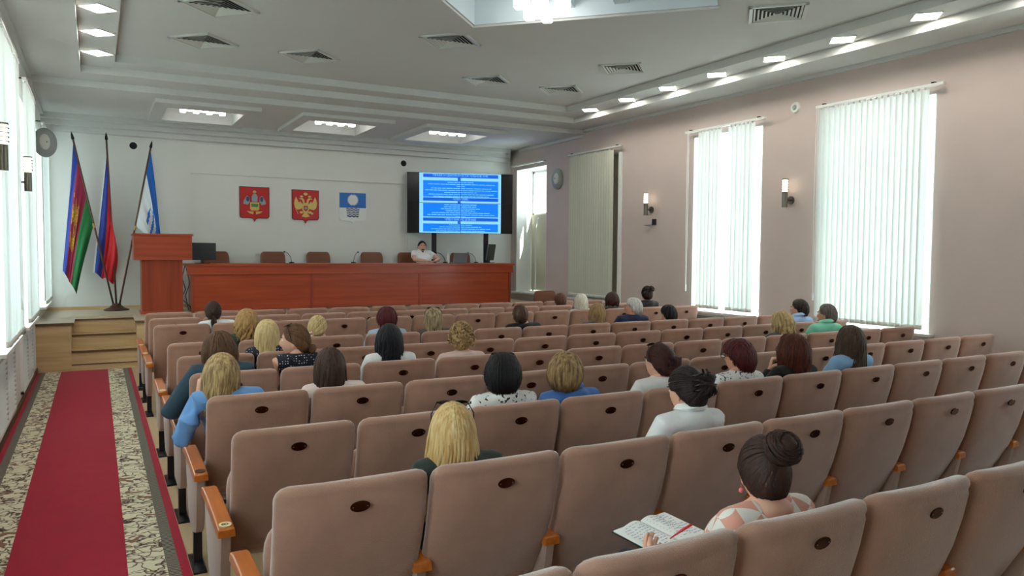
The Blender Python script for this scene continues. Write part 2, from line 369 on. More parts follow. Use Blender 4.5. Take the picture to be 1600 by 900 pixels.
# ------------------------------------------------------------------ vertical blinds
def slat_mesh(mt, h, name):
    mb = MB(); n = 5; w = 0.089
    top = []; bot = []
    for i in range(n):
        u = i/(n-1)-0.5; top.append((0.008*math.cos(u*PI), u*w, 0)); bot.append((0.008*math.cos(u*PI), u*w, -h))
    mb.v = top+bot
    for i in range(n-1): mb.face((i, i+1, n+i+1, n+i))
    mb.cur = 1; mb.box(0.0, 0.012, -0.042, 0.042, -h-0.03, -h+0.02); 
    mb.cur = 1; mb.box(-0.002, 0.014, -0.01, 0.01, -0.005, 0.03)
    return mb.mesh(name, [mt, M['white_plastic']], 'all', fix=False)
SL = slat_mesh(M['slat'], 2.70, 'blind_slat'); SLT = slat_mesh(M['slat_thick'], 2.70, 'blind_slat_dim')
def blind(x, y0, y1, spans, ang, me, label, cord=None, jit=8, z=3.66, step=0.078):
    r = empty('vertical_blind', (x, y0, z), 0, label, 'blind')
    s = -1 if x > 4 else 1
    boxo('head_rail', (-0.022, 0.022, 0, y1-y0, 0.02, 0.05), M['white_plastic'], r, 0.004)
    for yy in (0.12, y1-y0-0.12):
        mb = MB(); mb.box(min(0, -s*0.11), max(0, -s*0.11), yy-0.015, yy+0.015, 0.05, 0.062); mb.box(-0.02, 0.02, yy-0.02, yy+0.02, 0.045, 0.065)
        link('bracket', mb.mesh('bracket', M['dark']), r)
    for a, b in spans:
        n = max(1, int(round((b-a)/step)))
        for i in range(n):
            link('slat', me, r, (0, a-y0+(i+0.5)*(b-a)/n, 0.0), (0, 0, math.radians(ang+random.uniform(-jit, jit))))
    if cord is not None:
        mb = MB()
        for dx in (-0.012, 0.012):
            mb.tube([(s*0.03, cord+dx, 0.02), (s*0.03, cord+dx*1.5, -1.2), (s*0.03, cord+dx*0.5, -2.38)], 0.0035, 5)
        mb.cyl((s*0.03, cord), 0.011, -2.48, -2.38, 8)
        link('cord', mb.mesh('cord', M['white_plastic'], 40), r)
    return r
bx = XR-0.10
blind(bx, 5.16, 6.86, [(5.34, 6.80)], 24, SL, 'wide pale vertical blind on the right wall nearest the camera, almost fully drawn', cord=1.66)
blind(bx, 7.72, 9.36, [(7.92, 8.42), (8.58, 9.05)], 22, SL, 'pale vertical blind on the right wall with a bright slit between two bunches', cord=1.55)
blind(bx, 11.05, 12.78, [(11.30, 12.72)], 24, SLT, 'dull grey-green closed vertical blind on the right wall, no daylight behind', jit=3)
r = empty('blind_rail', (bx, 13.72, 3.66), 0, 'bare white blind rail above the uncovered window by the screen', 'rail')
boxo('head_rail', (-0.022, 0.022, 0, 1.42, 0.02, 0.05), M['white_plastic'], r, 0.004)
for yy in (0.12, 1.3): boxo('bracket', (-0.0, 0.11, yy-0.015, yy+0.015, 0.05, 0.062), M['dark'], r)
LBL = ['pale vertical blind on the left wall, nearest the camera at the frame edge', 'pale vertical blind on the left wall between the two wall lamps', 'last pale vertical blind on the left wall, beside the flags']
lx = XL+0.10
blind(lx, 2.7, 4.35, [(2.75, 4.3)], -30, SL, 'pale vertical blind on the left wall behind the camera position')
blind(bx, 2.3, 3.88, [(2.4, 3.80)], 30, SL, 'pale vertical blind on the right wall beyond the right frame edge')
blind(lx, 5.1, 6.85, [(5.2, 6.75)], -16, SL, 'pale vertical blind on the left wall beside the near wall lamp')
for k, (a, b) in enumerate(LWIN[3:]):
    blind(lx, a-0.05, b+0.08, [(a+0.02, b-0.5), (b-0.40, b)], -16, SL, LBL[k], cord=b-a-0.45)
# ------------------------------------------------------------------ radiator grilles
def grille(x, y0, y1, z0, z1, label):
    s = -1 if x > 4 else 1
    r = empty('radiator_grille', (x, y0, 0), 0, label, 'grille'); L = y1-y0
    mb = MB(); a, b = sorted((0, s*0.03))
    for q in ((a, b, 0, 0.04, z0, z1), (a, b, L-0.04, L, z0, z1), (a, b, 0, L, z0, z0+0.03), (a, b, 0, L, z1-0.03, z1), (a, b, L/2-0.02, L/2+0.02, z0, z1)): mb.box(*q)
    link('grille_frame', mb.mesh('grille_frame', M['white_frame']), r)
    a2, b2 = sorted((0.0, s*0.008)); boxo('grille_back', (a2, b2, 0.03, L-0.03, z0+0.02, z1-0.02), M['grey_plastic'], r)
    n = int((z1-z0-0.06)/0.048); me = None
    for i in range(n):
        z = z0+0.045+i*0.048
        if me is None:
            mb = MB(); mt_ = Matrix.Rotation(math.radians(30*s), 4, 'Y'); mb.box(-0.015, 0.015, 0.04, L-0.04, -0.003, 0.003, mtx=mt_); me = mb.mesh('slat', M['white_frame'])
        link('slat', me, r, (s*0.018, 0, z))
    return r
grille(XR, 5.2, 6.85, 0.12, 0.84, 'white louvred radiator grille under the near right window')
grille(XR, 7.8, 9.32, 0.12, 0.84, 'white louvred radiator grille under the second right window')
grille(XL, 7.7, 9.35, 0.12, 0.84, 'white louvred radiator grille on the left wall, nearer to the camera')
grille(XL, 10.2, 11.85, 0.12, 0.84, 'white louvred radiator grille on the left wall beside the stage steps')
# ------------------------------------------------------------------ sconces, speakers, detectors
def sconce(x, y, label):
    s = -1 if x > 4 else 1
    r = empty('wall_lamp', (x, y, 2.42), 0, label, 'lamp')
    ax = s*0.13
    mb = MB(); mt_ = Matrix.Translation((0, 0, 0.10)) @ Matrix.Rotation(PI/2, 4, 'Y'); mb.cyl((0, 0), 0.055, min(0, s*0.02), max(0, s*0.02), 20, mtx=mt_)
    link('wall_plate', mb.mesh('wall_plate', M['steel'], 40), r)
    mb = MB(); mb.tube([(0, 0, 0.10), (ax, 0, 0.10)], 0.014, 10); link('arm', mb.mesh('arm', M['steel'], 40), r)
    mb = MB(); mb.cyl((ax, 0), 0.038, 0, 0.21, 20); link('body', mb.mesh('body', M['steel'], 40), r)
    mb = MB(); mb.cyl((ax, 0), 0.036, 0.21, 0.37, 20); link('glass_shade', mb.mesh('glass_shade', M['sconce_glass'], 40), r)
    mb = MB(); mb.cyl((ax, 0), 0.045, 0.37, 0.385, 20); link('cap', mb.mesh('cap', M['steel'], 40), r)
    for k in range(4):
        mb = MB(); z = 0.235+k*0.036; n = 24
        mb.tube([(ax+0.046*math.cos(2*PI*i/n), 0.046*math.sin(2*PI*i/n), z) for i in range(n+1)], 0.0035, 5); link('ring', mb.mesh('ring', M['black_metal'], 'all'), r)
    return r
sconce(XR, 7.32, 'steel cylinder wall lamp between the two bright right windows')
sconce(XR, 10.3, 'steel cylinder wall lamp above the small black switch, right wall')
sconce(XR, 4.10, 'wall lamp at the right frame edge, only its glow in view')
sconce(XL, 7.42, 'lit steel wall lamp at the left frame edge')
sconce(XL, 10.02, 'lit steel wall lamp on the left wall nearer the stage')
def speaker(x, y, z, label, off=0.0):
    s = -1 if x > 4 else 1
    r = empty('wall_speaker', (x+s*off, y, z), 0, label, 'speaker')
    if off:
        r.rotation_euler = (0, 0, math.radians(-50)); mb = MB(); mb.tube([Matrix.Rotation(math.radians(50), 3, 'Z') @ Vector((-off, 0, 0)), (0, 0, 0)], 0.02, 8); link('bracket_arm', mb.mesh('bracket_arm', M['dark'], 40), r)
    rot = Matrix.Rotation(s*PI/2, 4, 'Y')
    mb = MB(); rings = []
    for rr, zz in ((0.20, 0.0), (0.205, 0.03), (0.19, 0.07), (0.15, 0.10), (0.08, 0.115), (0.01, 0.12)):
        rings.append([rot @ Vector((rr*1.05*math.cos(2*PI*k/32), rr*0.86*math.sin(2*PI*k/32), zz)) for k in range(32)])
    mb.rings(rings); link('housing', mb.mesh('housing', M['grey_plastic'], 50), r)
    mb = MB(); mb.ball((s*0.095, -0.05, 0.0), 0.035, 0.09, 0.12, 20, 12); link('grille_dome', mb.mesh('grille_dome', M['alu'], 'all'), r)
    mb = MB(); mb.box(min(0, s*0.02), max(0, s*0.02), -0.05, 0.05, -0.05, 0.05); link('wall_bracket', mb.mesh('wall_bracket', M['dark']), r)
    mb = MB(); mb.ball((s*0.13, -0.05, 0), 0.012, 0.012, 0.012, 10, 6); link('badge', mb.mesh('badge', M['rivet'], 'all'), r)
speaker(XR, 13.30, 3.28, 'oval grey speaker on the right wall beside the bare window'); speaker(XL, 13.20, 3.34, 'round grey speaker high on the left wall by the flags', 0.13)
r = empty('smoke_detector', (XR, 7.28, 3.77), 0, 'small round white detector high on the right wall', 'detector')
rot = Matrix.Rotation(-PI/2, 4, 'Y'); mb = MB(); mb.cyl((0, 0), 0.075, 0, 0.03, 28, 0.065, mtx=rot); link('base', mb.mesh('base', M['white_plastic'], 40), r)
mb = MB(); mb.cyl((0, 0), 0.035, 0.03, 0.045, 20, 0.025, mtx=rot); link('sensor', mb.mesh('sensor', M['grey_plastic'], 40), r)
r = empty('wall_switch', (XR, 10.22, 2.31), 0, 'small black wall switch below the far right lamp', 'switch')
boxo('switch_plate', (-0.02, 0, -0.05, 0.05, -0.05, 0.05), M['ink'], r, 0.004); boxo('switch_shelf', (-0.05, 0, 0.05, 0.22, -0.055, -0.045), M['grey_plastic'], r)
for x, nm in ((0.62, 'left'), (5.77, 'right')):
    r = empty('wall_spotlight', (x, YB, 3.64), 0, 'small black round wall fitting above the flags' if nm == 'left' else 'small black round wall fitting above the video wall', 'fitting')
    rot = Matrix.Rotation(PI/2, 4, 'X'); mb = MB(); mb.cyl((0, 0), 0.085, 0, 0.02, 28, mtx=rot); link('rim', mb.mesh('rim', M['white_plastic'], 40), r)
    mb = MB(); mb.cyl((0, 0), 0.066, 0.018, 0.03, 28, 0.05, mtx=rot); link('lens', mb.mesh('lens', M['dark'], 40), r)
# ------------------------------------------------------------------ ceiling fittings
def square_light(x, y, z, label):
    r = empty('ceiling_light', (x, y, z), PI/4, label, 'ceiling light', 'square downlights in the ceiling strips')
    h = 0.12; mb = MB(); w = 0.012
    for q in ((-h-w, h+w, h, h+w), (-h-w, h+w, -h-w, -h), (-h-w, -h, -h, h), (h, h+w, -h, h)): mb.box(*q, -0.012, 0.0)
    link('frame', mb.mesh('frame', M['white_plastic']), r)
    boxo('panel', (-h, h, -h, h, -0.008, -0.001), M['glow_panel'], r)
LY = [10.98, 9.95, 8.95, 7.93, 6.92, 5.92, 4.92, 3.9, 2.9]
for i, y in enumerate(LY): square_light(7.54, y, ZS, 'square downlight on the right ceiling strip, %s from the stage end' % ORD[i])
for i, y in enumerate(LY): square_light(0.06, y, ZS, 'square downlight on the left ceiling strip, %s from the stage end' % ORD[i])
def vent(x, y, label):
    r = empty('ceiling_vent', (x*0.98, y*0.98, ZM), PI/4, label, 'vent', 'square air diffusers on the ceiling')
    h = 0.29; mb = MB()
    for q in ((-h, h, h-0.035, h), (-h, h, -h, -h+0.035), (-h, -h+0.035, -h, h), (h-0.035, h, -h, h)): mb.box(*q, -0.02, 0.0)
    link('frame', mb.mesh('frame', M['alu']), r)
    boxo('duct_shade_sheet', (-h+0.03, h-0.03, -h+0.03, h-0.03, -0.003, -0.001), M['dark'], r)  # dark sheet under the ceiling painting the shade between the louvres
    for k in range(6):
        a = h-0.045-k*0.04; b = a-0.019; mb = MB(); zo, zi = -0.019, -0.008
        o = [(-a, -a, zo), (a, -a, zo), (a, a, zo), (-a, a, zo)]; n = [(-b, -b, zi), (b, -b, zi), (b, b, zi), (-b, b, zi)]
        o2 = [(p[0], p[1], p[2]+0.003) for p in o]; n2 = [(p[0], p[1], p[2]+0.003) for p in n]
        mb.v = o+n+o2+n2
        for i in range(4):
            j = (i+1) % 4; mb.face((i, j, 4+j, 4+i)); mb.face((8+i, 12+i, 12+j, 8+j)); mb.face((i, 8+i, 8+j, j)); mb.face((4+i, 4+j, 12+j, 12+i))
        link('louvre', mb.mesh('louvre', M['alu']), r)
for x, y, l in ((1.23, 10.33, 'square air diffuser at upper left, nearest the left light strip'), (2.57, 10.40, 'square air diffuser second from the left in the far row'), (3.9, 8.75, 'square air diffuser just left of the lit diamond coffer'),
                (5.28, 10.48, 'square air diffuser in the middle of the far row'), (6.60, 8.82, 'square air diffuser between the coffer and the right light strip'), (6.62, 10.47, 'square air diffuser at the right end of the far row'),
                (6.53, 5.96, 'large near square air diffuser at top right of the frame'), (1.21, 8.78, 'square air diffuser cut by the top frame edge at left')): vent(x, y, l)
def chandelier(x, y, z, nx, ny, s, rz, label, drop=0.03, gap=1.02):
    r = empty('crystal_chandelier', (x, y, z), rz, label, 'chandelier', 'crystal cube ceiling lamps')
    boxo('mount_plate', (-nx*s*0.55, nx*s*0.55, -ny*s*0.55, ny*s*0.55, 0.06, 0.10), M['steel'], r)
    mb = MB(); mb.box(-s*0.40, s*0.40, -s*0.40, s*0.40, -s*0.55, s*0.55); me = mb.mesh('crystal', M['crystal'])
    b = bmesh.new(); b.from_mesh(me); bmesh.ops.bevel(b, geom=b.edges[:], offset=s*0.07, segments=1, affect='EDGES'); b.to_mesh(me); b.free()
    for i in range(nx):
        for j in range(ny):
            link('crystal', me, r, ((i-(nx-1)/2)*s*gap, (j-(ny-1)/2)*s*gap, -drop*(((i*2+j*3) % 4)/2)))
chandelier(1.6, 13.62, 4.13, 7, 3, 0.10, 0, 'glowing crystal lamp in the left stage light well'); chandelier(3.83, 13.62, 4.13, 7, 3, 0.10, 0, 'glowing crystal lamp in the middle stage light well'); chandelier(6.04, 13.62, 4.13, 7, 3, 0.10, 0, 'glowing crystal lamp in the right stage light well')
for k, (dx, dy) in enumerate(((-0.55, 0.42), (-0.05, 0.42), (0.45, 0.42))):
    v = d @ Vector((-0.62+0.0, -0.55+k*0.42+0.35, 0))
chandelier(4.12, 6.9, 4.43, 3, 3, 0.13, PI/4, 'big crystal cube lamp in the diamond ceiling coffer', 0.08, 1.5)
chandelier(3.55, 5.2, 4.43, 3, 3, 0.13, PI/4, 'second crystal cube lamp in the coffer above the frame', 0.08, 1.5)
M['well_glow'] = mat('well_lamp', (1, 1, 1), 0.5, emit=(1.0, 0.93, 0.8), estr=4)
# ------------------------------------------------------------------ stage
SF = 12.75
mb = MB(); mb.box(0.52, XR, SF, YB, 0, STZ); mb.box(XL, 0.52, SF+1.0, YB, 0, STZ); mb.box(XL, -0.34, SF, SF+1.0, 0, STZ); stage = struct('stage', mb, M['stage_wood'])
boxo('stage_floor', (XL, XR, SF+1.0, YB, STZ, STZ+0.004), M['stage_top'], stage); boxo('stage_floor', (XL, -0.30, SF-0.02, SF+1.0, STZ, STZ+0.004), M['stage_top'], stage); boxo('stage_floor', (0.5, XR, SF-0.02, SF+1.0, STZ, STZ+0.004), M['stage_top'], stage)
boxo('nosing', (XL, -0.30, SF-0.03, SF-0.005, STZ-0.03, STZ+0.004), M['edge_brown'], stage); boxo('nosing', (0.5, XR, SF-0.03, SF-0.005, STZ-0.03, STZ+0.004), M['edge_brown'], stage)
for k in range(3):
    z0 = 0.08 + k*0.207; z1 = z0+0.207; y = SF+0.02+k*0.31
    boxo('riser', (-0.34, 0.52, y, y+0.03, z0 if k else 0, z1), M['stage_wood'], stage)
    boxo('tread', (-0.34, 0.52, y-0.02, y+0.33, z1-0.02, z1+0.002 if k < 2 else STZ+0.003), M['stage_wood'], stage)
    boxo('nosing', (-0.34, 0.52, y-0.026, y-0.018, z1-0.022, z1+0.003), M['edge_brown'], stage)
boxo('plinth', (-0.34, 0.52, SF-0.03, SF+0.03, 0, 0.09), M['stage_wood'], stage)
boxo('nosing', (-0.34, 0.52, SF-0.034, SF-0.028, 0.078, 0.094), M['edge_brown'], stage)
mb = MB(); mb.box(XL, XR, YB-0.05, YB-0.035, STZ, STZ+0.06); struct('baseboard_back', mb, M['stage_wood'])
mb = MB(); mb.box(XL, XL+0.02, YF, SF, 0, 0.07); struct('baseboard_left', mb, M['edge_brown'])
# ------------------------------------------------------------------ carpet runner
cr = empty('carpet_runner', (0, 0, 0.0), 0, 'red carpet runner with ornate cream borders along the left aisle', 'carpet')
bands = [(-0.765, -0.72, 'carpet_red', 'red_edge'), (-0.72, -0.66, 'carpet_grey', 'grey_band'), (-0.66, -0.47, 'carpet_orn', 'ornate_border'), (-0.47, 0.125, 'carpet_red', 'red_field'),
         (0.125, 0.32, 'carpet_orn', 'ornate_border'), (0.32, 0.385, 'carpet_grey', 'grey_band'), (0.385, 0.435, 'carpet_red', 'red_edge')]
for a, b, mm, nm in bands: boxo(nm, (a, b, YF+0.3, SF-0.12, 0.001, 0.011), M[mm], cr)
# ------------------------------------------------------------------ lectern
r = empty('lectern', (0.97, 13.9, STZ+0.004), 0, 'cherry wood lectern with overhanging top at the stage steps', 'lectern')
boxo('body', (-0.32, 0.31, 0.0, 0.46, 0.03, 0.92), M['cherry_v'], r, 0.004); boxo('plinth', (-0.34, 0.33, -0.02, 0.48, 0, 0.05), M['cherry'], r, 0.003)
boxo('head_box', (-0.43, 0.45, -0.10, 0.55, 0.90, 1.30), M['cherry'], r, 0.005)
boxo('top_board', (-0.45, 0.47, -0.12, 0.57, 1.30, 1.335), M['cherry'], r, 0.004)
boxo('panel_strip', (-0.20, -0.17, -0.006, 0.0, 0.06, 0.88), M['cherry_v'], r)
# ------------------------------------------------------------------ presidium table
TF = 13.95; TZ = 1.535
r = empty('presidium_table', (1.46, TF, STZ+0.004), 0, 'long cherry wood panel table across the stage', 'table')
zt = TZ-STZ
boxo('table_top', (-0.14, 6.22, -0.06, 0.60, zt-0.04, zt), M['cherry'], r, 0.005)
boxo('top_fascia', (-0.11, 6.19, -0.03, 0.0, zt-0.17, zt-0.04), M['cherry'], r, 0.003)
boxo('moulding', (-0.12, 6.2, -0.045, -0.02, zt-0.19, zt-0.165), M['cherry'], r, 0.004)
for a, b in ((0.0, 1.98), (2.02, 4.10), (4.14, 6.10)): boxo('front_panel', (a, b, 0.0, 0.025, 0.02, zt-0.17), M['cherry'], r, 0.004)
for a in (-0.05, 1.975, 4.095, 6.10): boxo('post', (a, a+0.05, -0.015, 0.06, 0, zt-0.17), M['cherry_v'], r, 0.004)
for a in (-0.04, 6.10): boxo('side_panel', (a, a+0.03, 0.05, 0.55, 0, zt-0.05), M['cherry_v'], r)
# ------------------------------------------------------------------ stage chairs
def stage_chair(x, y, z, rz, label, w=0.5, name='conference_chair'):
    r = empty(name, (x, y, z), rz, label, 'chair', 'brown conference chairs')
    mb = MB(); rs = []
    for t, ww, yy in ((0.46, 0.42, 0.20), (0.6, 0.46, 0.23), (0.80, 0.48, 0.25), (0.96, 0.47, 0.27), (1.02, 0.43, 0.275), (1.045, 0.36, 0.28)):
        ww *= w/0.5
        rs.append([(ww/2*math.copysign(abs(math.cos(a))**0.3, math.cos(a)), yy+0.035*math.copysign(abs(math.sin(a))**0.6, math.sin(a)), t) for a in [2*PI*k/24 for k in range(24)]])
    mb.rings(rs); link('backrest', mb.mesh('backrest', M['leather'], 50), r)
    boxo('seat', (-w*0.48, w*0.48, -0.26, 0.22, 0.40, 0.48), M['leather'], r, 0.03)
    for sx in (-1, 1):
        for sy in (-0.22, 0.22):
            mb = MB(); mb.tube([(sx*w*0.42, sy, 0.0), (sx*w*0.40, sy, 0.42)], 0.014, 8); link('leg', mb.mesh('leg', M['black_metal'], 40), r)
for x, l in ((1.98, 'brown chair behind the left desktop monitor'), (3.03, 'brown chair second from the lectern behind the table'), (3.92, 'brown chair behind the middle of the table, third from the lectern'), (5.03, 'brown chair just left of the seated speaker, under the blue shield'), (5.83, 'brown chair the man in white sits on'), (7.06, 'brown chair behind the silver laptop')):
    stage_chair(x, 15.0, STZ+0.004, 0, l)
stage_chair(7.42, 12.1, 0, math.radians(-15), 'lone brown chair on the hall floor below the stage at right', 0.46)
# ------------------------------------------------------------------ table devices
def monitor(x, y, rz, w, h, label, tilt=0.0):
    r = empty('desktop_monitor', (x, y, TZ+0.004), rz, label, 'monitor')
    boxo('stand_base', (-0.11, 0.11, -0.08, 0.08, 0, 0.012), M['monitor_black'], r, 0.003); boxo('stand_neck', (-0.02, 0.02, -0.01, 0.02, 0.01, 0.12), M['monitor_black'], r)
    mt_ = Matrix.Translation((0, 0, 0.06)) @ Matrix.Rotation(tilt, 4, 'X')
    boxo('display_case', (-w/2, w/2, -0.03, 0.015, 0, h), M['monitor_black'], r, 0.006, mtx=mt_); boxo('display_panel', (-w/2+0.015, w/2-0.015, 0.013, 0.018, 0.02, h-0.015), M['screen_off'], r, mtx=mt_)
monitor(1.62, 14.22, math.radians(8), 0.46, 0.30, 'black desktop monitor beside the lectern'); monitor(7.26, 14.25, math.radians(40), 0.36, 0.34, 'black desktop monitor turned aside at the right end of the table', 0.15)
r = empty('laptop', (6.58, 14.25, TZ+0.004), math.radians(4), 'open silver laptop seen from behind, on the stage table', 'laptop')
boxo('keyboard_base', (-0.16, 0.16, 0.0, 0.22, 0, 0.016), M['silver'], r, 0.003); boxo('lid', (-0.16, 0.16, -0.012, 0.0, 0.0, 0.21), M['silver'], r, 0.003, mtx=Matrix.Translation((0, 0, 0.012)) @ Matrix.Rotation(0.25, 4, 'X'))
def mic(x, y, dx, label):
    r = empty('gooseneck_microphone', (x, y, TZ+0.004), 0, label, 'microphone', 'gooseneck microphones on the table')
    mb = MB(); mb.cyl((0, 0), 0.05, 0, 0.025, 20, 0.04); link('base', mb.mesh('base', M['black_metal'], 40), r)
    mb = MB(); mb.tube([(0, 0, 0.02), (dx*0.2, 0.02, 0.12), (dx*0.6, 0.06, 0.19), (dx, 0.12, 0.21)], 0.005, 6); link('gooseneck', mb.mesh('gooseneck', M['black_metal'], 'all'), r)
    mb = MB(); mb.ball((dx*1.08, 0.13, 0.21), 0.016, 0.016, 0.016, 10, 6); link('capsule', mb.mesh('capsule', M['dark'], 'all'), r)
mic(3.18, 14.3, -0.1, 'gooseneck microphone in front of the second brown chair'); mic(4.35, 14.3, 0.12, 'low gooseneck microphone at the middle of the table'); mic(6.28, 14.3, -0.14, 'gooseneck microphone beside the seated man'); mic(6.98, 14.3, -0.12, 'gooseneck microphone right of the laptop')
r = empty('water_bottle', (6.36, 14.35, TZ+0.004), 0, 'small clear water bottle on the table by the man', 'bottle')
mb = MB(); mb.rings([[(q*math.cos(2*PI*k/16), q*math.sin(2*PI*k/16), z) for k in range(16)] for q, z in ((0.03, 0), (0.032, 0.02), (0.032, 0.12), (0.014, 0.16), (0.013, 0.18))]); link('bottle_body', mb.mesh('bottle_body', M['white_plastic'], 50), r)
mb = MB(); mb.cyl((0, 0), 0.015, 0.18, 0.20, 14); link('cap', mb.mesh('cap', M['white_plastic'], 40), r)
r = empty('document_sheet', (5.95, 14.28, TZ+0.004), 0.1, 'white paper sheet on the table before the man', 'paper'); boxo('sheet', (-0.1, 0.1, -0.14, 0.14, 0, 0.003), M['paper'], r)
mb = MB()
mb.tube([(1.33, 14.1, 1.5), (1.28, 14.05, 1.3), (1.33, 14.02, 1.1), (1.26, 14.03, 0.95), (1.40, 14.0, 0.80), (1.42, 14.0, 0.72)], 0.008, 6); mb.tube([(1.35, 14.15, 1.5), (1.40, 14.05, 1.2), (1.33, 14.04, 1.0), (1.37, 14.0, 0.75)], 0.007, 6)
tag(link('cable_bundle', mb.mesh('cable_bundle', M['cable'], 'all')), 'black cables hanging between lectern and table', 'cable')
# ------------------------------------------------------------------ video wall
vc = Vector((6.845, 14.80, 2.80)); VW, VH = 2.26, 1.28
r = empty('video_wall', (vc.x, vc.y, STZ+0.004), math.radians(-18), 'four-panel video wall showing a blue text slide, on black legs', 'screen')
zc = vc.z-STZ
boxo('cabinet', (-VW/2, VW/2, 0.0, 0.10, zc-VH/2, zc+VH/2), M['bezel'], r)
for sx in (0, 1):
    for sz in (0, 1):
        a = -VW/2+sx*VW/2; b = a+VW/2; c = zc-VH/2+sz*VH/2; e = c+VH/2
        boxo('panel', (a+0.005, b-0.005, -0.008, 0.0, c+0.005, e-0.005), M['screen_off'], r)
for x in (-0.56, 0.56):
    boxo('leg', (x-0.05, x+0.05, 0.02, 0.08, 0.02, zc-VH/2), M['bezel'], r); boxo('foot', (x-0.06, x+0.06, -0.05, 0.12, 0, 0.03), M['bezel'], r)
def slide_rect(nm, x0, x1, z0, z1, mm, lay, par=r, into=None):
    # x,z in slide fractions; split around the bezels
    X = lambda u: -0.875+u*1.75
    Z = lambda v: zc-VH/2+0.006+v*(VH-0.012)
    me = into or MB()
    for (a, b) in ((x0, min(x1, 0.4975)), (max(x0, 0.5025), x1)):
        for (c, e) in ((z0, min(z1, 0.4965)), (max(z0, 0.5035), z1)):
            if b > a and e > c: me.box(X(a), X(b), -0.008-lay*0.001, -0.0075, Z(c), Z(e))
    if into is None: return link(nm, me.mesh(nm, M[mm]), par)
slide_rect('slide_background', 0, 1, 0, 1, 'slide_bg', 1)
for z0, z1, mm in ((0.925, 0.985, 'slide_head'), (0.60, 0.875, 'slide_blue'), (0.535, 0.59, 'slide_head'), (0.27, 0.495, 'slide_blue'), (0.20, 0.255, 'slide_head'), (0.02, 0.155, 'slide_blue')):
    slide_rect('slide_heading' if mm == 'slide_head' else 'slide_box', 0.045, 0.965, z0, z1, mm, 2)
for z in (0.90, 0.515, 0.178):
    slide_rect('slide_arrow', 0.465, 0.495, z-0.025, z+0.025, 'slide_head', 3)
words = MB()
for z0, rows in ((0.86, ((0.34, 0.66), (0.10, 0.92), (0.45, 0.55), (0.14, 0.88), (0.07, 0.95), (0.30, 0.70), (0.11, 0.91), (0.17, 0.85))), (0.485, ((0.3, 0.7), (0.3, 0.7), (0.26, 0.74), (0.32, 0.68), (0.15, 0.86), (0.1, 0.92), (0.44, 0.56))), (0.147, ((0.36, 0.64), (0.24, 0.76), (0.14, 0.87), (0.2, 0.82)))):
    for i, (a, b) in enumerate(rows):
        z = z0 - i*(0.0335)
        mbx = a
        while mbx < b-0.02:
            wl = random.uniform(0.03, 0.09); slide_rect('text_word', mbx, min(b, mbx+wl), z-0.018, z-0.008, 'slide_text', 3, into=words); mbx += wl+0.008
link('slide_text', words.mesh('slide_text', M['slide_text']), r)
def text_mesh(name, body, size, mt, parent, loc, rot):
    cu = bpy.data.curves.new(name, 'FONT'); cu.body = body; cu.size = size; cu.align_x = 'CENTER'; cu.align_y = 'CENTER'; cu.extrude = 0.0005
    o = bpy.data.objects.new(name, cu); C.objects.link(o); dg = bpy.context.evaluated_depsgraph_get(); me = bpy.data.meshes.new_from_object(o.evaluated_get(dg)); bpy.data.objects.remove(o)
    me.materials.clear(); me.materials.append(mt); return link(name, me, parent, loc, rot)
for body, v in (('ПРАВА И ОБЯЗАННОСТИ ЧЛЕНОВ УИК', 0.955), ('ЧЛЕН УИК', 0.5625), ('ЧЛЕН УИК НЕ ВПРАВЕ', 0.2275)):
    text_mesh('slide_title', body, 0.062, M['slide_text'], r, (0.0, -0.0125, zc-VH/2+v*VH), (PI/2, 0, 0))
# ------------------------------------------------------------------ wall emblems
def shield_poly(w, h, tip=0.07):
    p = [(-w/2, 0), (w/2, 0), (w/2, -h+0.06)]
    for k in range(1, 5): a = k/5*PI/2; p.append((w/2-0.06+0.06*math.cos(a), -h+0.06-0.06*math.sin(a)))
    p += [(0.06, -h), (0.03, -h-0.015), (0, -h-tip), (-0.03, -h-0.015), (-0.06, -h)]
    for k in range(4, 0, -1): a = k/5*PI/2; p.append((-w/2+0.06-0.06*math.cos(a), -h+0.06-0.06*math.sin(a)))
    p.append((-w/2, -h+0.06)); return p
def plate(name, poly, y0, y1, mt, parent, ox=0, oz=0):
    mb = MB(); mb.prism(poly, lambda x, z: (x+ox, -y0, z+oz), lambda x, z: (x+ox, -y1, z+oz)); return link(name, mb.mesh(name, mt), parent)
def sub_poly(pts, c, sc): return [(c[0]+p[0]*sc, c[1]+p[1]*sc) for p in pts]
def oval(cx_, cz_, rx, rz, n=20): return [(cx_+rx*math.cos(2*PI*k/n), cz_+rz*math.sin(2*PI*k/n)) for k in range(n)]
YE = YB
def shield(x, z, w, h, label):
    return empty('wall_shield', (x, YE, z), 0, label, 'emblem')
# regional crest
s1 = shield(2.71, 3.0, 0.56, 0.6, 'red wall shield with a small crest between flags, leftmost of the three')
plate('backing', shield_poly(0.585, 0.635, 0.085), 0.0, 0.02, M['shield_white'], s1, 0, 0.012); plate('rim', shield_poly(0.56, 0.61), 0.02, 0.03, M['shield_edge'], s1); plate('field', shield_poly(0.535, 0.585), 0.03, 0.036, M['shield_red'], s1, 0, -0.012)
plate('crest_shield', [(-0.085, -0.30), (0.085, -0.30), (0.085, -0.43), (0.06, -0.46), (-0.06, -0.46), (-0.085, -0.43)], 0.036, 0.05, M['gold'], s1)
plate('crest_field', [(-0.07, -0.33), (0.07, -0.33), (0.06, -0.39), (-0.06, -0.39)], 0.05, 0.055, M['green'], s1)
plate('crest_tower', [(-0.05, -0.29), (-0.055, -0.20), (-0.03, -0.14), (0.03, -0.14), (0.055, -0.20), (0.05, -0.29)], 0.036, 0.05, M['silverrelief'], s1); plate('crest_crown', oval(0, -0.10, 0.032, 0.03), 0.036, 0.05, M['gold'], s1)
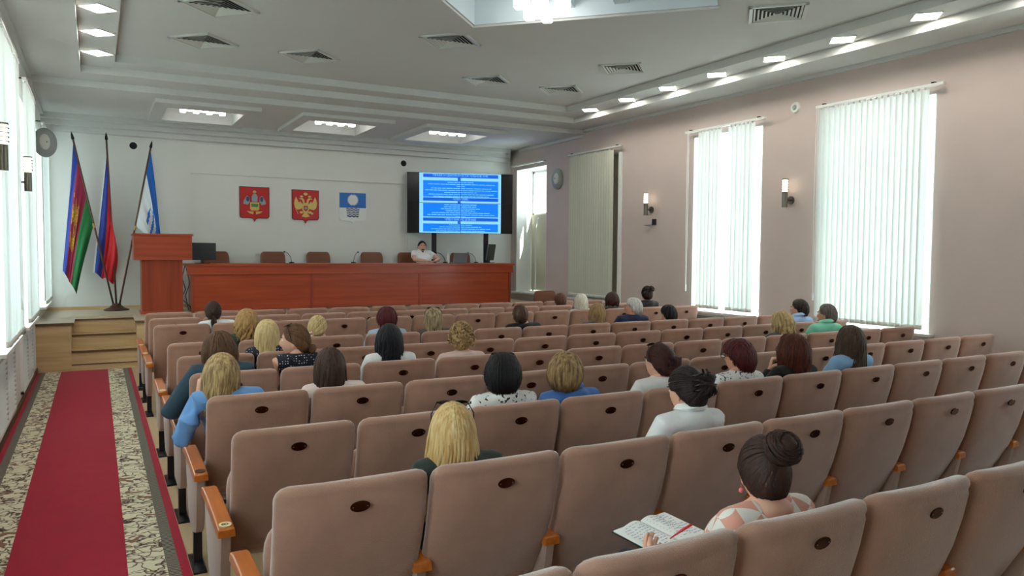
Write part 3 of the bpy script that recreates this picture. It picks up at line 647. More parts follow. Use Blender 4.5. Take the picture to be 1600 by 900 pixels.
for sg in (-1, 1):
    plate('crest_flag', [(sg*0.09, -0.29), (sg*0.10, -0.20), (sg*0.14, -0.17), (sg*0.20, -0.27), (sg*0.21, -0.33), (sg*0.13, -0.35)], 0.036, 0.05, M['silverrelief'], s1); plate('crest_banner', oval(sg*0.13, -0.24, 0.028, 0.05), 0.05, 0.055, M['navy'], s1)
    plate('ribbon', [(sg*0.02, -0.48), (sg*0.15, -0.47), (sg*0.10, -0.51), (sg*0.03, -0.53)], 0.036, 0.044, M['gold'], s1)
# double-headed eagle shield
s2 = shield(3.69, 2.985, 0.54, 0.6, 'red wall shield with a golden double-headed eagle, middle of the three')
plate('backing', shield_poly(0.565, 0.63, 0.085), 0.0, 0.02, M['shield_white'], s2, 0, 0.012); plate('rim', shield_poly(0.54, 0.605), 0.02, 0.03, M['shield_edge'], s2); plate('field', shield_poly(0.515, 0.58), 0.03, 0.036, M['shield_red'], s2, 0, -0.012)
for sg in (-1, 1):
    plate('wing', [(sg*0.05, -0.30), (sg*0.10, -0.24), (sg*0.14, -0.25), (sg*0.19, -0.14), (sg*0.215, -0.21), (sg*0.225, -0.28), (sg*0.21, -0.36), (sg*0.16, -0.40), (sg*0.08, -0.38)], 0.036, 0.05, M['gold'], s2)
    plate('eagle_head', [(sg*0.02, -0.27), (sg*0.03, -0.20), (sg*0.06, -0.165), (sg*0.12, -0.17), (sg*0.13, -0.185), (sg*0.08, -0.195), (sg*0.06, -0.22), (sg*0.055, -0.29)], 0.036, 0.05, M['gold'], s2)
    plate('crown', oval(sg*0.08, -0.135, 0.03, 0.02), 0.036, 0.05, M['gold'], s2); plate('talon', oval(sg*0.085, -0.45, 0.035, 0.025), 0.036, 0.05, M['gold'], s2)
plate('eagle_body', [(-0.055, -0.26), (0.055, -0.26), (0.07, -0.38), (0.04, -0.46), (-0.04, -0.46), (-0.07, -0.38)], 0.036, 0.05, M['gold'], s2)
plate('breast_shield', [(-0.04, -0.32), (0.04, -0.32), (0.04, -0.40), (0, -0.43), (-0.04, -0.40)], 0.05, 0.055, M['shield_red'], s2); plate('rider', oval(0, -0.365, 0.024, 0.026), 0.055, 0.06, M['silverrelief'], s2)
plate('tail', [(-0.03, -0.46), (0.03, -0.46), (0.08, -0.53), (0, -0.55), (-0.08, -0.53)], 0.036, 0.05, M['gold'], s2); plate('crown', oval(0, -0.085, 0.04, 0.03), 0.036, 0.05, M['gold'], s2)
plate('orb', oval(0.13, -0.47, 0.022, 0.022), 0.036, 0.05, M['gold'], s2); plate('sceptre', [(-0.15, -0.49), (-0.14, -0.49), (-0.19, -0.38), (-0.20, -0.385)], 0.036, 0.046, M['gold'], s2)
# city shield
s3 = shield(4.66, 2.97, 0.56, 0.58, 'white and blue wall shield with a sun over waves, rightmost of the three')
plate('field', shield_poly(0.565, 0.58, 0.05), 0.0, 0.025, M['shield_white'], s3); plate('sky_field', [(-0.278, -0.005), (0.278, -0.005), (0.278, -0.31), (-0.278, -0.31)], 0.025, 0.03, M['city_blue'], s3)
sun_p = []
for k in range(48): a = 2*PI*k/48; rr = 0.125 if k % 2 == 0 else 0.092; sun_p.append((rr*math.cos(a), -0.15+rr*math.sin(a)))
plate('sun', sun_p, 0.03, 0.036, M['shield_white'], s3)
for k in range(5):
    w = 0.14-0.005*k; top = [(-w+2*w*i/24, -0.325-k*0.036+0.008*math.sin(i/24*6*PI)) for i in range(25)]
    plate('wave', top + [(x, z-0.018-0.010*(k == 4)) for x, z in reversed(top)], 0.025, 0.03, M['navy'], s3)
top = [(-0.278+0.556*i/40, -0.305-0.008*math.sin(i/40*14*PI)) for i in range(41)]
plate('wave_edge', top + [(x, -0.29) for x, z in reversed(top)], 0.025, 0.031, M['city_blue'], s3)
# ------------------------------------------------------------------ flags
fb = Vector((0.30, 15.0, STZ+0.004))
r = empty('flag_stand', fb, 0, 'dark round floor stand holding three flag poles', 'flag stand')
mb = MB(); mb.rings([[(q*math.cos(2*PI*k/24), q*math.sin(2*PI*k/24), z) for k in range(24)] for q, z in ((0.20, 0), (0.20, 0.02), (0.12, 0.05), (0.07, 0.10), (0.07, 0.12))]); link('stand_base', mb.mesh('stand_base', M['base_brown'], 40), r)
def flag(tip, base, hoist0, hoist1, c01, c11, bandf, mats, label, folds=3, amp=0.04, bulge=0.0):
    r = empty('flag', base, 0, label, 'flag')
    B = Vector(base); T = Vector(tip); ax = T-B
    mb = MB(); mb.tube([(0, 0, 0.06), tuple(ax*0.985)], 0.016, 10); link('pole', mb.mesh('pole', M['pole_wood'], 'all'), r)
    mb = MB(); dn = ax.normalized(); mb.tube([ax*0.985, ax*0.99, ax*1.012, ax*1.03], [0.012, 0.026, 0.018, 0.002], 10); link('finial', mb.mesh('finial', M['dark'], 'all'), r)
    mb = MB(); q = ax*0.5; mb.tube([q-dn*0.05, q+dn*0.03], 0.021, 10); link('ferrule', mb.mesh('ferrule', M['brass'], 'all'), r)
    nu, nv = 40, 30; mb = MB()
    H0 = T+(B-T)*hoist0; H1 = T+(B-T)*hoist1
    for i in range(nu+1):
        u = i/nu
        for j in range(nv+1):
            v = j/nv
            a = H0.lerp(H1, u); b = Vector(c01).lerp(Vector(c11), u); p = a.lerp(b, v)
            f = min(1, v*3)
            p.y += -0.05*math.sin(PI*min(v*1.2, 1)) + amp*f*math.sin(u*folds*2*PI + v*2.5) + amp*0.4*f*math.sin(u*folds*5*PI+1+v*4)
            p.x += bulge*math.sin(PI*v)*u + amp*0.35*f*math.cos(u*folds*2*PI+v*2)
            p.z += 0.05*math.sin(u*folds*2*PI)*v*0.6
            mb.v.append(tuple(p-B))
    for i in range(nu):
        for j in range(nv):
            mb.cur = bandf((i+0.5)/nu, (j+0.5)/nv); k = i*(nv+1)+j; mb.face((k, k+nv+1, k+nv+2, k+1))
    link('flag_cloth', mb.mesh('flag_cloth', mats, 'all', fix=False), r)
def b1(u, v):
    if 0.26 < u < 0.46 and 0.25 < v < 0.75 and (math.sin(u*60)+math.sin(v*26+u*10)) > -0.6: return 3
    return 0 if u < 0.22 else (1 if u < 0.64 else 2)
flag((-0.32, 15.02, 3.68), fb+Vector((-0.04, 0, 0)), 0.02, 0.50, (-0.50, 15.0, 1.40), (-0.30, 14.98, 1.0), b1, [M['f_blue'], M['f_crimson'], M['f_green'], M['f_gold']], 'blue, crimson and green flag with gold emblem, leftmost', 2, 0.035, -0.02)
flag((0.19, 15.12, 3.72), fb+Vector((0, 0.05, 0)), 0.02, 0.52, (-0.05, 15.1, 1.36), (0.27, 15.08, 1.17), lambda u, v: 0 if u < 0.10 else (1 if u < 0.36 else 2), [M['f_white'], M['f_blue'], M['f_red']], 'white, blue and red flag on the middle pole', 2, 0.035, 0.07)
def b3(u, v):
    if u < 0.30: return 1
    if v > 0.35 and u < 0.85 and math.sin(v*24 + 3*math.sin(u*7)) > 0.35 and u < 0.72: return 1
    return 0
flag((0.89, 15.02, 3.62), fb+Vector((0.04, 0, 0)), 0.02, 0.49, (1.05, 15.0, 1.75), (0.85, 14.98, 1.85), b3, [M['f_white'], M['f_sky']], 'azure and white flag with blue wave stripes, behind the lectern', 2, 0.03, 0.03)
# ------------------------------------------------------------------ auditorium seating
PITCH, X0 = 0.592, 0.515
ROWS = {1: 10.58, 2: 9.72, 3: 8.87, 4: 7.10, 5: 6.20, 6: 5.31, 7: 4.43, 8: 3.52, 9: 2.59, 10: 1.585}
def sring(hx, hy, yc, z, n=28, e=0.32, tilt=0.0):
    out = []
    for k in range(n):
        a = 2*PI*k/n; c, s_ = math.cos(a), math.sin(a)
        x = hx*math.copysign(abs(c)**e, c); y = hy*math.copysign(abs(s_)**0.55, s_)
        out.append((x, yc+y, z+y*tilt))
    return out
def backrest_mesh():
    mb = MB(); rs = []
    prof = [(0.30, 0.275, 0.262), (0.33, 0.25, 0.270), (0.42, 0.195, 0.278), (0.55, 0.125, 0.282), (0.68, 0.075, 0.284), (0.80, 0.042, 0.285), (0.895, 0.023, 0.285), (0.912, 0.024, 0.285), (0.93, 0.019, 0.284), (0.950, 0.015, 0.277), (0.965, 0.013, 0.262), (0.973, 0.013, 0.238)]
    for i, (z, y, w) in enumerate(prof):
        t = 0.052 if 0 < i < 7 else (0.03 if i == 0 else {7: 0.049, 8: 0.053, 9: 0.047, 10: 0.035, 11: 0.018}[i])
        rs.append([(x, y_ - 0.012 + 0.026*(x/0.285)**2, z_) for x, y_, z_ in sring(w, t, y+0.05, z, tilt=-0.25)])
    mb.rings(rs); return mb.mesh('backrest', M['velvet'], 'all')
def cushion_mesh():
    mb = MB(); rs = []
    for z, s_ in ((0.0, 0.88), (0.015, 0.97), (0.05, 1.0), (0.09, 0.98), (0.11, 0.90), (0.118, 0.75)):
        rs.append([(x*s_, y*s_+0.22, z) for x, y, _ in sring(0.275, 0.225, 0, 0, 28, 0.4)])
    mb.rings(rs); return mb.mesh('seat_cushion', M['velvet'], 'all')
BACK = backrest_mesh(); SEAT = cushion_mesh()
def arm_mesh(q0):
    mb = MB(); rs = []
    for y, z, h in ((q0, 0.562, 0.016), (q0+0.006, 0.564, 0.020), (q0+0.17, 0.578, 0.021), (0.30, 0.592, 0.021), (0.47, 0.592, 0.021), (0.52, 0.584, 0.018), (0.53, 0.578, 0.012)):
        rs.append([(sx*0.036, y, z+sz*h) if True else 0 for sx, sz in ((-1, -1), (-0.95, 0.8), (-0.8, 1), (0.8, 1), (0.95, 0.8), (1, -1))])
    mb.rings(rs); return mb.mesh('armrest', M['beech'], 30)
ARM = arm_mesh(-0.09); ARM2 = arm_mesh(0.115)
def panel_mesh(dq):
    mb = MB(); rs = []
    for z, a, b in ((0.215, 0.06+dq*0.5, 0.26), (0.23, 0.03+dq*0.7, 0.30), (0.28, 0.0+dq, 0.36), (0.45, -0.04+dq, 0.44), (0.555, -0.06+dq, 0.48)):
        rs.append([(0.026*cx_, y, z) for cx_, y in ((-1, a+0.02), (-0.7, a), (0.7, a), (1, a+0.02), (1, b-0.02), (0.7, b), (-0.7, b), (-1, b-0.02))])
    mb.rings(rs); return mb.mesh('side_panel', M['velvet_side'], 30)
PANEL = panel_mesh(0.0); PANEL2 = panel_mesh(0.19)
mb = MB(); mb.box(-0.022, 0.022, 0.10, 0.16, 0.012, 0.24); LEG = mb.mesh('leg', M['black_metal'])
mb = MB(); mb.rings([[(x, y, z) for x, y in ((-w_, a), (w_, a), (w_, b), (-w_, b))] for z, w_, a, b in ((0, 0.035, 0.0, 0.30), (0.012, 0.035, 0.0, 0.30), (0.03, 0.024, 0.06, 0.22))]); FOOT = mb.mesh('foot', M['black_metal'])
def plate_mesh():
    mb = MB(); n = 24
    mb.rings([[(0.037*s_*math.cos(2*PI*k/n), -t, 0.0215*s_*math.sin(2*PI*k/n)) for k in range(n)] for s_, t in ((1.0, 0.0), (1.0, 0.003), (0.86, 0.0045), (0.84, 0.0035))])
    mb.cur = 1
    for sx in (-0.027, 0.027): mb.ball((sx, -0.004, 0), 0.0025, 0.0015, 0.0025, 8, 4)
    return mb.mesh('number_plate', [M['bronze'], M['rivet']], 40)
PLATE = plate_mesh()
mb = MB(); mb.cyl((0, 0), 0.027, 0, 0.004, 24); DISC = mb.mesh('row_plaque', M['cream_plate'], 40); mb = MB(); mb.cyl((0, 0), 0.027, 0, 0.004, 24); DISCD = mb.mesh('row_plaque_dark', M['brown_plate'], 40)
occupied = set()
def arm_set(par, x, aisle=False, row=0):
    link('armrest', ARM if aisle else ARM2, par, (x, 0, 0)); link('side_panel', PANEL if aisle else PANEL2, par, (x, 0, 0)); link('leg', LEG, par, (x, 0, 0)); link('foot', FOOT, par, (x, 0, 0))
    if aisle:
        dk = row in (6, 7)
        p = link('row_plaque', DISCD if dk else DISC, par, (x, -0.045, 0.5875), (math.radians(5), 0, 0)); p['label'] = 'dark round plaque' if dk else 'cream round row plaque'
        if row == 8: text_mesh('plaque_number', '8', 0.042, M['ink'], p, (0, 0, 0.0045), (0, 0, PI/2))
        for o in (p,): pass
ORDROW = ['front', 'second', 'third', 'fourth', 'fifth', 'sixth', 'seventh', 'eighth', 'ninth', 'tenth']
NSEAT = {r_: 13 for r_ in ROWS}
NSEAT[1] = 12; NSEAT[2] = 12; NSEAT[3] = 13
def build_seats():
    for r_, y in ROWS.items():
        for k in range(NSEAT[r_]):
            xc = X0+(k+0.5)*PITCH
            occ = (r_, k) in occupied
            if r_ == 10 and k > 8: continue
            lab = 'brown velvet auditorium seat, %s from the carpet aisle, %s row from the stage' % (ORD[k], ORDROW[r_-1])
            ch = empty('auditorium_seat', (xc, y, 0), 0, lab, 'seat', 'brown velvet auditorium seats')
            link('backrest', BACK, ch)
            if occ: link('seat_cushion', SEAT, ch, (0, 0.20, 0.36), (math.radians(3), 0, 0))
            else: link('seat_cushion', SEAT, ch, (0, 0.325, 0.31), (math.radians(75), 0, 0))
            link('number_plate', PLATE, ch, (0.0, 0.0035, 0.886), (math.radians(12), 0, 0))
            arm_set(ch, -PITCH/2-0.008 - (0.030 if k == 0 else 0), k == 0, r_)
            if k == NSEAT[r_]-1: arm_set(ch, PITCH/2+0.008)
# ------------------------------------------------------------------ people
SKIN = [mat('skin_%d' % i, c, 0.55, var=0.06, scale=25, spec=0.35) for i, c in enumerate((lin(226, 172, 146), lin(212, 152, 124), lin(196, 136, 108)))]
EYEW = mat('eye_white', lin(230, 226, 220), 0.3); EYED = mat('eye_dark', lin(40, 26, 20), 0.2); LIPS = mat('lips', lin(180, 90, 84), 0.45); BROW = mat('brow', lin(40, 28, 22), 0.7)
HAIRM = {}
def hair_mat(c1, c2):
    k = (c1, c2)
    if k not in HAIRM:
        mt = mat('hair', lin(*c1), 0.5, col2=lin(*c2), scale=7, stretch=(9, 9, 1.2), spec=0.25); HAIRM[k] = mt
        nt = mt.node_tree; p = nt.nodes['Principled BSDF']; tc = nt.nodes.new('ShaderNodeTexCoord'); mp = nt.nodes.new('ShaderNodeMapping'); mp.inputs['Scale'].default_value = (160, 160, 8)
        nz = nt.nodes.new('ShaderNodeTexNoise'); nz.inputs['Scale'].default_value = 1.0; b = nt.nodes.new('ShaderNodeBump'); b.inputs['Strength'].default_value = 0.6; b.inputs['Distance'].default_value = 0.003
        nt.links.new(tc.outputs['Object'], mp.inputs[0]); nt.links.new(mp.outputs[0], nz.inputs['Vector']); nt.links.new(nz.outputs['Fac'], b.inputs['Height']); nt.links.new(b.outputs[0], p.inputs['Normal'])
    return HAIRM[k]
def cloth_mat(spec):
    kind = spec[0]
    if kind == 'plain': return mat('cloth', lin(*spec[1]), 0.85, var=0.06, scale=12, bump=0.3, bscale=300, sheen=0.15)
    mt = mat('cloth_%s' % kind, lin(*spec[1]), 0.85); nt = mt.node_tree; p = nt.nodes['Principled BSDF']; tc = nt.nodes.new('ShaderNodeTexCoord'); mx = nt.nodes.new('ShaderNodeMixRGB')
    mx.inputs[1].default_value = lin(*spec[1]); mx.inputs[2].default_value = lin(*spec[2])
    if kind == 'dots':
        v = nt.nodes.new('ShaderNodeTexVoronoi'); v.inputs['Scale'].default_value = 55; v.inputs['Randomness'].default_value = 0.25; r = nt.nodes.new('ShaderNodeValToRGB'); r.color_ramp.elements[0].position = 0.19; r.color_ramp.elements[1].position = 0.23
        r.color_ramp.elements[0].color = (1, 1, 1, 1); r.color_ramp.elements[1].color = (0, 0, 0, 1); nt.links.new(tc.outputs['Object'], v.inputs['Vector']); nt.links.new(v.outputs['Distance'], r.inputs[0]); nt.links.new(r.outputs[0], mx.inputs[0])
    elif kind == 'print':
        v = nt.nodes.new('ShaderNodeTexNoise'); v.inputs['Scale'].default_value = 45; v.inputs['Detail'].default_value = 2; r = nt.nodes.new('ShaderNodeValToRGB'); r.color_ramp.elements[0].position = 0.60; r.color_ramp.elements[1].position = 0.63
        nt.links.new(tc.outputs['Object'], v.inputs['Vector']); nt.links.new(v.outputs['Fac'], r.inputs[0]); nt.links.new(r.outputs[0], mx.inputs[0])
    else:  # plaid
        ch = nt.nodes.new('ShaderNodeTexChecker'); ch.inputs['Scale'].default_value = 16; mp = nt.nodes.new('ShaderNodeMapping'); mp.inputs['Rotation'].default_value = (0.3, 0.5, 0.6)
        nt.links.new(tc.outputs['Object'], mp.inputs[0]); nt.links.new(mp.outputs[0], ch.inputs['Vector']); nt.links.new(ch.outputs['Fac'], mx.inputs[0])
    nt.links.new(mx.outputs[0], p.inputs['Base Color']); return mt
def remesh(mb, vox, mats, name):
    me = mb.mesh(name+'_src', mats[0]); o = bpy.data.objects.new(name+'_src', me); C.objects.link(o)
    md = o.modifiers.new('r', 'REMESH'); md.mode = 'VOXEL'; md.voxel_size = vox
    sm = o.modifiers.new('s', 'SMOOTH'); sm.iterations = 5; sm.factor = 0.5
    dg = bpy.context.evaluated_depsgraph_get(); out = bpy.data.meshes.new_from_object(o.evaluated_get(dg)); bpy.data.objects.remove(o); bpy.data.meshes.remove(me)
    out.name = name; out.materials.clear()
    for mm in mats: out.materials.append(mm)
    return out
def add_mesh(me, mb, smooth=True):
    # append MB geometry (with its material indices) to an existing mesh
    b = bmesh.new(); b.from_mesh(me); o = len(b.verts)
    vs = [b.verts.new(v) for v in mb.v]
    for f, mi in zip(mb.f, mb.mi):
        try: fc = b.faces.new([vs[i] for i in f]); fc.material_index = mi
        except ValueError: pass
    for f in b.faces: f.smooth = True
    b.normal_update(); b.to_mesh(me); b.free()
def head_geo(mb, H, sc=1.0, male=False):
    nu, nv = 36, 28; rows = []
    for i in range(nv+1):
        th = PI*i/nv; th = min(max(th, 0.02), PI-0.02); row = []
        for k in range(nu):
            ph = 2*PI*k/nu; dx, dy, dz = math.sin(th)*math.sin(ph), math.sin(th)*math.cos(ph), math.cos(th)
            x, y, z = dx*0.075, dy*0.094, dz*0.116
            if dz < 0:
                t = -dz; x *= 1-0.30*t*t; 
                if dy < 0: y *= 1-0.45*t
                else: y *= 1+0.06*t
            if dy > 0:
                y *= 0.97
                y += 0.022*math.exp(-((x/0.011)**2) - (((z+0.022)/0.020)**2)) + 0.010*math.exp(-((x/0.009)**2) - (((z-0.005)/0.022)**2))
                y -= 0.008*(math.exp(-(((x-0.032)/0.014)**2) - (((z-0.012)/0.012)**2)) + math.exp(-(((x+0.032)/0.014)**2) - (((z-0.012)/0.012)**2)))
                y += 0.007*math.exp(-((x/0.022)**2) - (((z+0.062)/0.010)**2)) + 0.008*math.exp(-((x/0.02)**2) - (((z+0.098)/0.014)**2))
                y += 0.004*math.exp(-((x/0.045)**2) - (((z-0.034)/0.010)**2))
            row.append(H @ (Vector((x, y, z))*sc))
        rows.append(row)
    mb.cur = 0; mb.rings(rows)
    for s in (-1, 1):   # ears
        e = H @ Matrix.Translation((s*0.076*sc, -0.008*sc, -0.008*sc)) @ Matrix.Rotation(s*0.35, 4, 'Z')
        mb.ball((0, 0, 0), 0.007*sc, 0.018*sc, 0.031*sc, 12, 8, mtx=e.to_3x3().to_4x4()); nb = 12*9
        for q in range(len(mb.v)-nb, len(mb.v)): mb.v[q] = tuple(Vector(mb.v[q]) + e.translation)
    def ball(c, r, ry, rz, mi):
        mb.cur = mi; n0 = len(mb.v); mb.ball((0, 0, 0), r, ry, rz, 10, 6)
        for q in range(n0, len(mb.v)): mb.v[q] = tuple(H @ (Vector(c)*sc + Vector(mb.v[q])*sc))
    for s in (-1, 1):
        ball((s*0.031, 0.076, 0.012), 0.012, 0.010, 0.0075, 1); ball((s*0.031, 0.0835, 0.012), 0.005, 0.004, 0.005, 2)
        ball((s*0.032, 0.0855, 0.031), 0.017, 0.005, 0.0035 if not male else 0.0055, 4)
    ball((0, 0.094, -0.060), 0.020, 0.005, 0.0065, 3)
def hand_geo(mb, W, curl=0.4, side=1):
    # W maps hand space: wrist at origin, fingers toward +Y, palm faces -Z, thumb toward side*X
    P = lambda p: W @ Vector(p)
    mb.cur = 0
    mb.rings([[P((w*math.cos(a), y, h*math.sin(a))) for a in [2*PI*k/10 for k in range(10)]] for y, w, h in ((-0.02, 0.026, 0.021), (0.02, 0.036, 0.016), (0.06, 0.041, 0.014), (0.085, 0.038, 0.011))])
    for i, (x, L) in enumerate(((0.030, 0.066), (0.010, 0.076), (-0.011, 0.070), (-0.030, 0.055))):
        x *= side; pts = [(x*0.95, 0.06, 0)]; a = 0.15; y, z = 0.082, 0.0; pts.append((x, y, z))
        for f in (0.45, 0.32, 0.23):
            a += curl*0.75; y += math.cos(a)*L*f; z -= math.sin(a)*L*f; pts.append((x*1.02, y, z))
        mb.tube([P(p) for p in pts], [0.0095, 0.0095, 0.009, 0.008, 0.0055], 7)
    pts = [(side*0.022, 0.005, -0.004), (side*0.045, 0.030, -0.012), (side*0.052, 0.058, -0.022-0.02*curl), (side*0.046, 0.082, -0.030-0.03*curl)]
    mb.tube([P(p) for p in pts], [0.012, 0.0125, 0.0105, 0.007], 7)
def hand_matrix(wrist, toward, palm_normal):
    y = Vector(toward).normalized(); z = -Vector(palm_normal); z = (z - y*z.dot(y)).normalized(); x = y.cross(z)
    return Matrix(((x.x, y.x, z.x, wrist[0]), (x.y, y.y, z.y, wrist[1]), (x.z, y.z, z.z, wrist[2]), (0, 0, 0, 1)))
# --- hair
def sdir(az, el): return Vector((math.sin(az)*math.cos(el), -math.cos(az)*math.cos(el), math.sin(el)))  # az 0 = back of head
def scalp(dv, off=0.0): return Vector((dv.x*(0.081+off), dv.y*(0.101+off) - 0.004, dv.z*(0.122+off)))
def hairline(az):
    a = abs((az + PI) % (2*PI) - PI); a = math.degrees(a)
    tab = ((0, -38), (50, -34), (78, -12), (92, 4), (112, 8), (135, 28), (160, 42), (180, 44))
    for (a0, e0), (a1, e1) in zip(tab, tab[1:]):
        if a <= a1: return math.radians(e0+(e1-e0)*(a-a0)/(a1-a0))
    return math.radians(44)
def lock(mb, pts, w, fl, seg, H):
    n = len(pts); rad = [w*(0.35+0.65*math.sin(PI*min(1, 0.15+i/(n-1)*0.75))) if i < n-1 else w*0.22 for i in range(n)]
    up = []
    for p in pts:
        q = Vector((p.x, p.y, max(p.z, -0.02) if p.z > -0.02 else 0)); up.append(H.to_3x3() @ (q.normalized() if q.length > 1e-4 else Vector((0, -1, 0))))
    mb.tube([H @ p for p in pts], rad, seg, fl, up=up)
def make_hair(style, H, rng, far=False, length=0.2, opts=None, near=False):
    opts = opts or {}; mb = MB(); seg = 5 if not far else 4
    # base cap following the hairline
    nu, nv = 36, 14; thick = {'short': 0.004, 'crop': 0.002}.get(style, 0.006)
    rows = []
    for j in range(nv+1):
        row = []
        for k in range(nu):
            az = 2*PI*k/nu; e0 = hairline(az); el = PI/2-0.02 - (PI/2-0.02-e0)*j/nv
            edge = 1-(j/nv)**4
            row.append(H @ scalp(sdir(az, el), thick*edge - 0.003*(1-edge)))
        rows.append(row)
    mb.rings(rows, cap=False); 
    def path(d0, d1, n, off0, off1):
        a = d0.angle(d1, 0.01) if d0.length else 0.01; out = []
        for i in range(n):
            t = i/(n-1); s = math.sin(a) if a > 1e-3 else 1
            dv = (d0*(math.sin((1-t)*a)/s) + d1*(math.sin(t*a)/s)) if a > 1e-3 else d0
            dv = dv.normalized(); out.append(scalp(dv, off0+(off1-off0)*t))
        return out
    n = 80 if far else (420 if near else 190)
    WS = 1.25 if far else (0.55 if near else 0.85)
    if style in ('long', 'bob', 'short', 'crop', 'wavy'):
        full = {'long': 0.012, 'wavy': 0.018, 'bob': 0.018, 'short': 0.010, 'crop': 0.004}[style] + opts.get('vol', 0)
        for i in range(n):
            lay = i % 2; az = (i+rng.uniform(-0.4, 0.4))/n*2*PI - PI; a = abs(az)
            if style in ('short', 'crop') or a > math.radians(128):
                e1 = hairline(az) + rng.uniform(-0.03, 0.10); fall = 0
                if a > math.radians(128) and style in ('long', 'bob', 'wavy'): e1 = hairline(az)+rng.uniform(0.12, 0.25)
            else: e1 = rng.uniform(-0.05, 0.15) ; fall = 1
            part = opts.get('part', 0.0)
            d0 = Vector((part+0.06*math.sin(az)+rng.uniform(-0.05, 0.05), rng.uniform(-0.45, 0.35) if a < 2 else 0.25, 1)).normalized(); d1 = sdir(az, e1)
            pts = path(d0, d1, 6, full*0.5, full*(0.8+0.4*lay))
            w = rng.uniform(0.010, 0.016) * WS
            if fall:
                L = length*rng.uniform(0.86, 1.04) if style != 'bob' else length*rng.uniform(0.85, 1.05)*(1-0.12*math.cos(az))
                if a > math.radians(100): L *= 0.85
                p0 = pts[-1]; m_ = 6 if not far else 4; wob = rng.uniform(-1, 1)
                for q in range(1, m_+1):
                    t = q/m_; inw = -0.16 if style == 'bob' else opts.get('flare', -0.06)
                    amp = {'wavy': 0.016, 'long': 0.005, 'bob': 0.003}.get(style, 0)
                    rad = 1 + (inw*t if inw > 0 else inw*t*t)
                    pts.append(Vector((p0.x*rad + amp*math.sin(t*8+wob*6)+wob*0.012*t, p0.y*(rad if style == 'bob' else 1-0.10*t) + amp*math.cos(t*7+wob*5) + opts.get('back', 0)*t, p0.z - L*t)))
            lock(mb, pts, w, 0.42, seg, H)
    elif style == 'curly':
        for i in range(220 if not far else 130):
            az = rng.uniform(-PI, PI); e0 = hairline(az); el = e0 + (PI/2-e0)*rng.random()**0.8; c = scalp(sdir(az, el), 0.012+rng.uniform(0, 0.012)); rr = rng.uniform(0.010, 0.017)
            t1 = Vector((rng.uniform(-1, 1), rng.uniform(-1, 1), rng.uniform(-1, 1))).normalized(); t2 = t1.orthogonal().normalized()
            mb.tube([H @ (c+t1*rr*math.cos(q)+t2*rr*math.sin(q)) for q in (0, 1.1, 2.2, 3.3, 4.4, 5.5)], [0.003, 0.007, 0.008, 0.008, 0.006, 0.002], 5)
    else:   # gathered styles
        g = opts.get('gather', (0, -10)); gd = sdir(math.radians(g[0]), math.radians(g[1]))
        for i in range(n):
            az = (i+rng.uniform(-0.4, 0.4))/n*2*PI - PI; e0 = hairline(az)+rng.uniform(0, 0.35 if i % 2 else 0.05); d0 = sdir(az, e0)
            pts = path(d0, gd, 8, 0.004, 0.010+0.004*(i % 2)); lock(mb, pts, rng.uniform(0.009, 0.013)*WS, 0.4, seg, H)
        G = scalp(gd, 0.012); out = gd
        if style == 'bun':
            br = opts.get('bun', 0.05); Cc = G + out*br*0.40; t1 = out.orthogonal().normalized(); t2 = out.cross(t1)
            mb.ball(H @ Cc, br*0.92, br*0.92, br*0.92, 14, 9)
            for i in range(24 if far else (120 if near else 60)):
                a0 = rng.uniform(0, 2*PI); rr = br*rng.uniform(0.55, 1.0); hh = math.sqrt(max(0, 1-(rr/br)**2))*br*rng.choice((1, 1, 0.4)); pts = []
                for q in range(7):
                    a = a0+q*0.42; r2 = rr*(1+0.05*math.sin(q)); pts.append(Cc + t1*(r2*math.cos(a)) + t2*(r2*math.sin(a)) + out*(hh*(0.9+0.1*math.sin(q*1.3))))
                mb.tube([H @ p for p in pts], [q*WS*1.1 for q in (0.003, 0.007, 0.008, 0.008, 0.008, 0.006, 0.002)], seg, 0.6)
        elif style == 'pony':
            for i in range(34 if not far else 18):
                wob = (rng.uniform(-1, 1), rng.uniform(-1, 1)); L = length*rng.uniform(0.85, 1.05); pts = [G*0.96]
                for q in range(1, 7):
                    t = q/6; pts.append(G + out*(0.02*math.sin(t*PI)+0.012) + Vector((wob[0]*0.026*math.sin(PI*min(t, 0.75)), wob[1]*0.018*math.sin(PI*min(t, 0.75)) , -L*t)))
                lock(mb, pts, 0.009, 0.6, seg, H)
        elif style == 'updo':
            for i in range(24 if far else (110 if near else 50)):   # loose twist above the nape
                a = rng.uniform(-1.3, 1.3); c = G + out*rng.uniform(0.0, 0.035); pts = []
                s0 = Vector((0.05*math.sin(a), 0, 0.06*rng.uniform(-1, 1)))
                for q in range(6): t = q/5; pts.append(c + s0*math.cos(t*PI) + out*(0.03*math.sin(t*PI)) + Vector((rng.uniform(-0.006, 0.006), 0, rng.uniform(-0.006, 0.006))))
                mb.tube([H @ p for p in pts], [q*WS*1.1 for q in (0.003, 0.009, 0.010, 0.010, 0.008, 0.002)], seg, 0.7)
    return mb
PCOUNT = [0]
